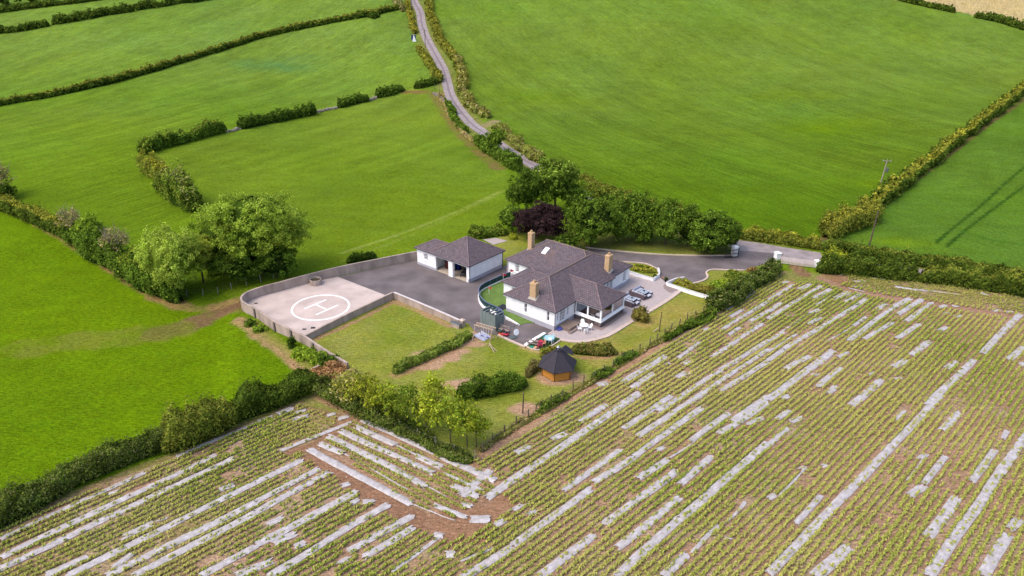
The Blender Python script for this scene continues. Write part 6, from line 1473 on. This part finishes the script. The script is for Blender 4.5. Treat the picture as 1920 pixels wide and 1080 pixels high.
def crop_plants():
    r = np.random.default_rng(42); Cs = []; Ds = []
    def rows(ang, region, exclude, pitch, step, origin):
        d = np.array([math.cos(ang), math.sin(ang)]); nrm = np.array([math.sin(ang), -math.cos(ang)])
        for k in np.arange(-75, 75):
            for o_ in (-.33, .33):
                off = k * pitch + o_; s = np.arange(-90, 110, step); s = s + r.uniform(-.35, .35, len(s)) * step
                jit = r.normal(0, .03, len(s)); wv = .05 * np.sin(s * .21 + k)
                p = origin + np.outer(s, d) + np.outer(off + jit + wv, nrm)
                x, y = p[:, 0], p[:, 1]
                m = (y > 40) & (y < 118) & (np.abs(x) < y * .72 + 15)
                p = p[m]; 
                if not len(p): continue
                x, y = p[:, 0], p[:, 1]; m = inpoly(x, y, region)
                for ex_ in exclude: m &= ~inpoly(x, y, ex_)
                # poor stretches
                g = vnoise(x * .35 + k * 3.1, y * .35, 1.4, 77) ; m &= (g > -.66) | (r.random(len(x)) < .35)
                m &= r.random(len(x)) < .93
                p = p[m]
                if len(p): Cs.append(p); Ds.append(np.tile(d, (len(p), 1)))
    rows(ROWA, cpoly, [chev, head], 1.3, .165, np.array([8.3, 55.8]) )
    rows(math.radians(-33.3), chev, [], 1.32, .17, np.array([-9.0, 61.1]))
    rows(math.radians(-20), head, [], 1.35, .22, np.array([66, 102.5]))
    Pn = np.vstack(Cs); Dn = np.vstack(Ds)
    m = np.ones(len(Pn), bool)
    for L, w_ in bareL: m &= dline(Pn[:, 0], Pn[:, 1], L) > w_
    for g in (PP([(1478, 506), (1560, 512), (1568, 520), (1565, 532), (1480, 528), (1455, 522)]), PP([(560, 748), (600, 735), (665, 762), (655, 775), (590, 772)])): m &= ~inpoly(Pn[:, 0], Pn[:, 1], g)
    for A_, B_, w_ in FSEG:
        m &= (dline(Pn[:, 0], Pn[:, 1], [A_, B_]) > w_ * .42) | (r.random(len(Pn)) < .22)
    Pn = Pn[m]; Dn = Dn[m]; n = len(Pn); print('crop plants', n)
    vig = .5 + .5 * vnoise(Pn[:, 0], Pn[:, 1], 6, 31) + .25 * vnoise(Pn[:, 0], Pn[:, 1], 1.3, 32); size = np.clip(.235 + .11 * vig, .15, .4) * r.uniform(.75, 1.25, n)
    nl = 4; V = []; Cc = []
    base = np.array([lin((132, 150, 56)), lin((156, 168, 72)), lin((112, 134, 46)), lin((176, 176, 90))])
    ycol = np.array(lin((176, 172, 96)))
    yel = np.clip(.42 + .6 * vnoise(Pn[:, 0], Pn[:, 1], 9, 51), 0, .8)[:, None]
    z0 = T(Pn[:, 0], Pn[:, 1])
    for k in range(nl):
        a = r.normal(0, .75, n) + np.where(r.random(n) < .5, 0, math.pi) + np.arctan2(Dn[:, 1], Dn[:, 0]); ln = size * r.uniform(.75, 1.15, n); ca, sa = np.cos(a), np.sin(a); w_ = .055 + .03 * r.random(n)
        px_, py_ = -sa * w_, ca * w_
        b0 = np.c_[Pn[:, 0], Pn[:, 1], z0 + .02]; b1 = np.c_[Pn[:, 0] + ca * ln * .45, Pn[:, 1] + sa * ln * .45, z0 + ln * .85]; b2 = np.c_[Pn[:, 0] + ca * ln * 1.05, Pn[:, 1] + sa * ln * 1.05, z0 + ln * .5]
        W = np.c_[px_, py_, np.zeros(n)]
        V.append(np.stack([b0 - W * .5, b0 + W * .5, b1 + W, b1 - W, b2 + W * .15, b2 - W * .15], 1))
        c = base[r.integers(0, 4, n)] * (1 - yel) + ycol * yel; c = c * r.uniform(.75, 1.2, (n, 1)); Cc.append(np.repeat(c[:, None], 6, 1))
    V = np.concatenate(V).reshape(-1, 3); Cc = np.concatenate(Cc).reshape(-1, 3); q = np.arange(n * nl) * 6
    F = np.concatenate([np.stack([q, q + 1, q + 2, q + 3], 1), np.stack([q + 3, q + 2, q + 4, q + 5], 1)])
    o = mesh_np('maize_seedlings', V, F, M_LEAF, Cc); tag(o, 'rows of knee high yellow green maize seedlings across the striped field', 'crop', kind='stuff')
    # low weeds between the rows
    nw = 13000; x = r.uniform(-60, 95, nw); y = r.uniform(40, 118, nw); m = inpoly(x, y, cpoly) & (np.abs(x) < y * .72 + 15) & (vnoise(x, y, 4, 61) + .5 * vnoise(x, y, 1.2, 62) > .05)
    for L, w_ in bareL[:3]: m &= dline(x, y, L) > w_ * .8
    x, y = x[m], y[m]; C_ = np.c_[x, y, T(x, y) + .05]; D_ = np.tile([0, 0, 1.], (len(x), 1))
    o = foliage_obj('weeds', C_, D_, np.full(len(x), .11), pick_cols(len(x), [('mid', 1), ('olive', 1), ('bright', 1)], r), r); tag(o, 'low green weeds between the crop rows', 'weeds', kind='stuff')
    # clods and pale stubble on the bare headland
    nc = 9000; x = r.uniform(-50, 90, nc); y = r.uniform(42, 116, nc); m = inpoly(x, y, cpoly) & (np.abs(x) < y * .72 + 15)
    x, y = x[m], y[m]; C_ = np.c_[x, y, T(x, y) + .03]; cc = np.array([lin((196, 168, 148)), lin((120, 90, 72)), lin((214, 196, 184)), lin((150, 116, 92))])[r.integers(0, 4, len(x))]
    o = foliage_obj('soil_clods', C_, np.tile([0, 0, 1.], (len(x), 1)), np.full(len(x), .10), cc, r); tag(o, 'pale clods and stubble lying on the bare soil', 'soil', kind='stuff')

film_n = [0]; FSEG = []
def film(a, b, wd, label, group, thin=False):
    film_n[0] += 1; k = film_n[0]; FSEG.append((P(*a)[:2], P(*b)[:2], wd)); r = np.random.default_rng(900 + k)
    A = P(*a)[:2]; B_ = P(*b)[:2]; L = np.linalg.norm(B_ - A); d = (B_ - A) / L; nrm = np.array([-d[1], d[0]])
    n = max(4, int(L / .22)); m = 7; s = np.linspace(0, L, n); v = np.linspace(-.5, .5, m)
    sa, va = np.meshgrid(s, v, indexing='ij')
    w0 = wd * .73 * (1 + .08 * vnoise(s, s * 0 + k, 2.2, k) + .06 * vnoise(s, s * 0 + k, .7, k + 1))
    if thin: w0 *= (1 + .35 * vnoise(s, s * 0 + k, 1.3, k + 2))
    off = .10 * vnoise(s, s * 0 + 3.3 * k, 5, k + 5) * (2.5 if thin else 1)
    rag = r.normal(0, .12, (2, m)); sa = sa.copy(); sa[0] += rag[0]; sa[-1] += rag[1]
    lat = va * w0[:, None] + off[:, None]
    x = A[0] + d[0] * sa + nrm[0] * lat; y = A[1] + d[1] * sa + nrm[1] * lat
    z = T(x, y) + .03 + (.09 if not thin else .05) * (1 - (2 * va) ** 4) * (1 + .3 * vnoise(x, y, .8, k)) * (.55 if wd < .8 else 1) + .04 * vnoise(x * 1.0, y, .35, k + 3)
    z = np.maximum(z, T(x, y) + .02)
    V = np.stack([x, y, z], -1).reshape(-1, 3); i, j = np.meshgrid(np.arange(n - 1), np.arange(m - 1), indexing='ij'); q = i * m + j
    F = np.stack([q, q + m, q + m + 1, q + 1], -1).reshape(-1, 4)[:, ::-1]
    o = mesh_np('film_strip', V, F, M_FILM, smooth=True)
    c = V.mean(0); o.data.transform(Matrix.Translation((-c[0], -c[1], -c[2]))); o.location = c
    tag(o, label, 'plastic film', group); return o

FILMS = []
def films(zone, frame, items):
    for it in items:
        x0, y0, x1, y1 = it[:4]; wd = it[4] if len(it) > 4 else 1.1
        (a, b) = zm(frame[0], frame[1], (x0, y0), (x1, y1)); Lpx = math.hypot(a[0] - b[0], a[1] - b[1])
        kind = 'long pale band' if Lpx > 130 else ('medium strip' if Lpx > 40 else 'small torn scrap')
        if wd < .6: kind = 'narrow twisted ribbon'
        FILMS.append((zone, kind, film(a, b, wd, None, 'plastic film over the crop rows', wd < .6)))
ORD = 'first second third fourth fifth sixth seventh eighth ninth tenth eleventh twelfth thirteenth fourteenth fifteenth sixteenth seventeenth eighteenth nineteenth twentieth'.split()
ORD += ['twenty-' + o for o in ORD[:9]] + ['thirtieth'] + ['thirty-' + o for o in ORD[:9]] + ['fortieth'] + ['forty-' + o for o in ORD[:9]] + ['fiftieth'] + ['fifty-' + o for o in ORD[:9]] + ['sixtieth'] + ['sixty-' + o for o in ORD[:9]]
def label_films():
    where = {'corner': 'on the slanting rows, counted from the saplings', 'left': 'of the lower left rows, counted from the hedge',
             'main': 'of the main field, counted from the garden fence', 'head': 'on the headland, counted from the gate'}
    for zone in where:
        for kind in ('long pale band', 'medium strip', 'small torn scrap', 'narrow twisted ribbon'):
            L = [o for z, k, o in FILMS if z == zone and k == kind]
            key = {'corner': lambda o: -(o.location.x * math.sin(math.radians(33)) + o.location.y * math.cos(math.radians(33))), 'head': lambda o: o.location.x}.get(zone, lambda o: o.location.x * RN[0] + o.location.y * RN[1])
            for q, o in enumerate(sorted(L, key=key)): tag(o, '%s %s of plastic film %s' % (ORD[q], kind, where[zone]), 'plastic film')

films('corner', Z2b, [(640, 150, 1430, 515, 1.25), (590, 190, 840, 300), (960, 365, 1110, 430), (840, 300, 960, 365, .35), (500, 215, 1060, 470), (1120, 470, 1350, 575, .6), (1170, 540, 1330, 610), (430, 245, 1020, 545, 1.15),
                      (380, 295, 525, 350), (525, 360, 900, 570, .28), (315, 325, 930, 655, 1.15), (1060, 655, 1260, 730, .8), (1230, 650, 1290, 665, .9), (940, 655, 1190, 750, .2), (1020, 550, 1130, 605, .2)])
films('left', Z2b, [(145, 335, 560, 165, .75), (5, 160, 100, 130, .8), (120, 115, 215, 80, 1.2), (210, 150, 315, 125, .9), (230, 110, 300, 90, .8), (420, 130, 470, 115, .8), (490, 145, 555, 128, 1), (640, 970, 930, 790, 1.1), (545, 940, 935, 720, 1.15),
                    (70, 775, 165, 735, 1.1), (100, 890, 240, 830), (230, 910, 290, 880), (820, 1060, 1110, 840, .5), (1130, 955, 1190, 950, 1.1), (1280, 745, 1390, 745, 1.4), (1430, 780, 1480, 750, 1.0), (510, 545, 560, 530, 1.0), (560, 650, 610, 625, .9),
                    (640, 640, 710, 635, .9), (1220, 990, 1400, 905, .35), (1060, 830, 1115, 840, .9), (490, 1010, 560, 975, .8)])
films('left', Z1b, [(0, 862, 240, 745, .85), (240, 745, 860, 465, .75), (1050, 370, 1525, 170, .75), (0, 972, 780, 600, 1.1), (780, 600, 1290, 362, 1.0), (0, 1040, 1390, 380, 1.15), (270, 1080, 530, 960, 1.1), (400, 1080, 2400, 122 + 10, 1.1) if False else (400, 1080, 1525, 525, 1.1),
                    (1525, 525, 1800, 388, 1.1), (640, 1080, 1525, 640, 1.15), (1525, 640, 1905, 440, 1.1), (790, 1080, 1525, 700, 1.15), (1525, 700, 1965, 458, 1.15), (1190, 1080, 1525, 898, 1.1), (1525, 898, 2125, 573, 1.2), (1400, 1080, 1620, 990, 1.1),
                    (730, 850, 910, 770, 1.05), (670, 1030, 790, 945, .9), (1310, 565, 1400, 535, 1.0), (650, 590, 700, 575, .6), (1595, 1082, 2315, 652, 1.15), (930, 760, 1000, 735, .3)])
films('main', Z3b, [(-155, 618, 760, -8, 1.3), (-400, 1160, 0, 905, 1.15), (0, 905, 470, 560, 1.1), (480, 525, 720, 375, 1.15), (720, 375, 1130, 80, 1.1), (300, 575, 640, 335, 1.05), (560, 385, 650, 325, .5), (740, 250, 1140, -5, 1.0), (20, 350, 105, 308, 1.2),
                    (230, 265, 315, 232, 1.1), (400, 160, 560, 62, 1.1), (660, 205, 950, 8, 1.05), (-20, 700, 110, 640, .35), (90, 720, 140, 695, .8), (750, 500, 930, 385, 1.1), (930, 380, 1060, 290, .4), (1060, 282, 1290, 112, 1.05), (860, 335, 905, 315, .9),
                    (550, 770, 980, 455, 1.15), (170, 1085, 490, 835, 1.15), (1000, 535, 1190, 368, 1.1), (1230, 235, 1525, 48, 1.15), (1400, 180, 1490, 138, 1.0), (630, 915, 1000, 612, 1.1), (620, 1085, 1000, 740, 1.15), (1000, 740, 1525, 285, 1.2),
                    (900, 1085, 1040, 955, 1.2), (1070, 940, 1230, 780, .6), (1180, 830, 1390, 640, .5), (1270, 858, 1310, 862, .5), (-170, 745, -60, 640, .8) if False else (10, 690, 60, 660, .8), (-300, 610, -210, 545, 1.1), (-310, 600, -130, 455, 1.15), (-90, 560, 20, 480, .8) if False else (-95, 560, 0, 505, .5)])
films('main', Z4b, [(0, 300, 60, 248, 1.0), (60, 248, 125, 200, .8), (50, 150, 130, 95, .9), (130, 162, 200, 135, 1.0), (490, 60, 590, -10, .7), (60, 600, 205, 450, .35), (190, 452, 220, 435, .9), (0, 620, 40, 600, .9), (320, 425, 352, 420, .9), (165, 770, 310, 600, .8),
                    (0, 1072, 1030, 0, 1.15), (280, 1085, 480, 905, 1.5), (755, 150, 812, 98, .7), (1035, 215, 1140, 108, 1.15), (900, 390, 942, 352, .9), (820, 510, 905, 385, .3), (930, 535, 1060, 368, .9), (845, 605, 920, 545, 1.25), (950, 850, 1125, 618, 1.3),
                    (1210, 520, 1350, 330, 1.0), (1400, 265, 1422, 215, .7), (950, 1085, 1525, 262, 1.25), (1280, 1085, 1432, 840, 1.3), (1440, 805, 1505, 745, 1.2), (1525, 265, 1590, 175, 1.2)])
films('main', Z5b, [(640, 810, 712, 792, 1.3), (820, 790, 1160, 590, 1.25), (900, 832, 1062, 720, 1.15), (640, 1078, 1320, 630, 1.2) if False else (1280, 660, 1325, 630, 1.2), (1230, 752, 1300, 715, 1.1), (1240, 612, 1410, 488, .8), (1600, 245, 1810, 108, .9), (1425, 398, 1475, 382, .9),
                    (1570, 395, 1920, 180, .9), (1635, 300, 1730, 245, .9), (1780, 330, 1920, 250, 1.0), (1620, 435, 1705, 378, .9), (1500, 600, 1880, 348, .95), (1560, 855, 1920, 630, 1.0), (1300, 740, 1500, 605, .3), (1085, 1010, 1560, 700, .95), (1560, 700, 1920, 475, .95),
                    (1120, 1080, 1540, 795, 1.0), (1540, 795, 1920, 540, .95), (1650, 1080, 1920, 895, 1.2), (1870, 62, 1930, 28, 1.0), (1150, 650, 1180, 640, .7)])
films('main', Z6b, [(0, 292, 190, 175, .95), (0, 382, 95, 315, 1.0), (0, 435, 395, 185, 1.05), (340, 278, 462, 210, 1.2), (228, 212, 315, 175, 1.2), (90, 160, 152, 154, .9), (350, 330, 490, 245, .5), (498, 282, 602, 232, 1.35), (575, 308, 692, 240, .9), (0, 600, 120, 532, .95),
                    (110, 665, 560, 395, 1.05), (560, 395, 740, 282, .95), (0, 748, 110, 665, 1.0), (0, 682, 212, 545, .6), (298, 472, 400, 425, .9), (318, 392, 382, 360, 1.0), (80, 540, 330, 385, .35), (128, 808, 312, 715, 1.1), (640, 487, 732, 420, .8),
                    (440, 602, 640, 490, .3), (818, 358, 882, 318, 1.1), (600, 598, 960, 330, 1.15), (958, 332, 1065, 278, 1.35), (718, 582, 935, 458, .95), (972, 402, 1152, 285, 1.15), (1038, 452, 1225, 310, 1.0), (958, 582, 1132, 472, 1.1), (1278, 522, 1342, 495, 1.1),
                    (1398, 418, 1452, 408, .8), (1278, 345, 1332, 332, .9), (1372, 330, 1432, 340, .7), (1310, 390, 1350, 384, .6), (1680, 372, 1732, 368, .8), (1780, 380, 1830, 378, .7), (0, 1040, 490, 672, 1.35), (368, 942, 540, 800, 1.0), (448, 992, 515, 938, 1.1), (520, 722, 600, 685, .9), (320, 852, 370, 845, .8),
                    (628, 1080, 850, 888, 1.3), (938, 795, 1035, 742, 1.3), (1072, 705, 1208, 602, 1.3), (945, 880, 1005, 875, .7), (750, 850, 800, 832, .6), (1335, 805, 1412, 752, 1.1), (1188, 1085, 1542, 742, 1.2), (1605, 695, 1892, 398, 1.2), (1800, 738, 1920, 645, 1.2), (1888, 778, 1922, 765, 1.0), (100, 1030, 150, 1012, 1.2)])
films('head', Z6b, [(530, 96, 740, 94, .8), (755, 112, 885, 135, .9), (640, 150, 725, 150, .6), (955, 190, 1125, 215, 1.0), (1120, 213, 1440, 250, .7), (600, 203, 725, 228, .5), (1370, 168, 1500, 178, 1.0), (1600, 192, 1930, 250, .55), (1600, 240, 1650, 256, 1.0), (1840, 258, 1890, 264, .9), (640, 190, 700, 192, .5)])
label_films()
crop_plants()
print('films', film_n[0])
print('tris', sum(len(o.data.polygons) for o in SC.objects if o.type == 'MESH'))
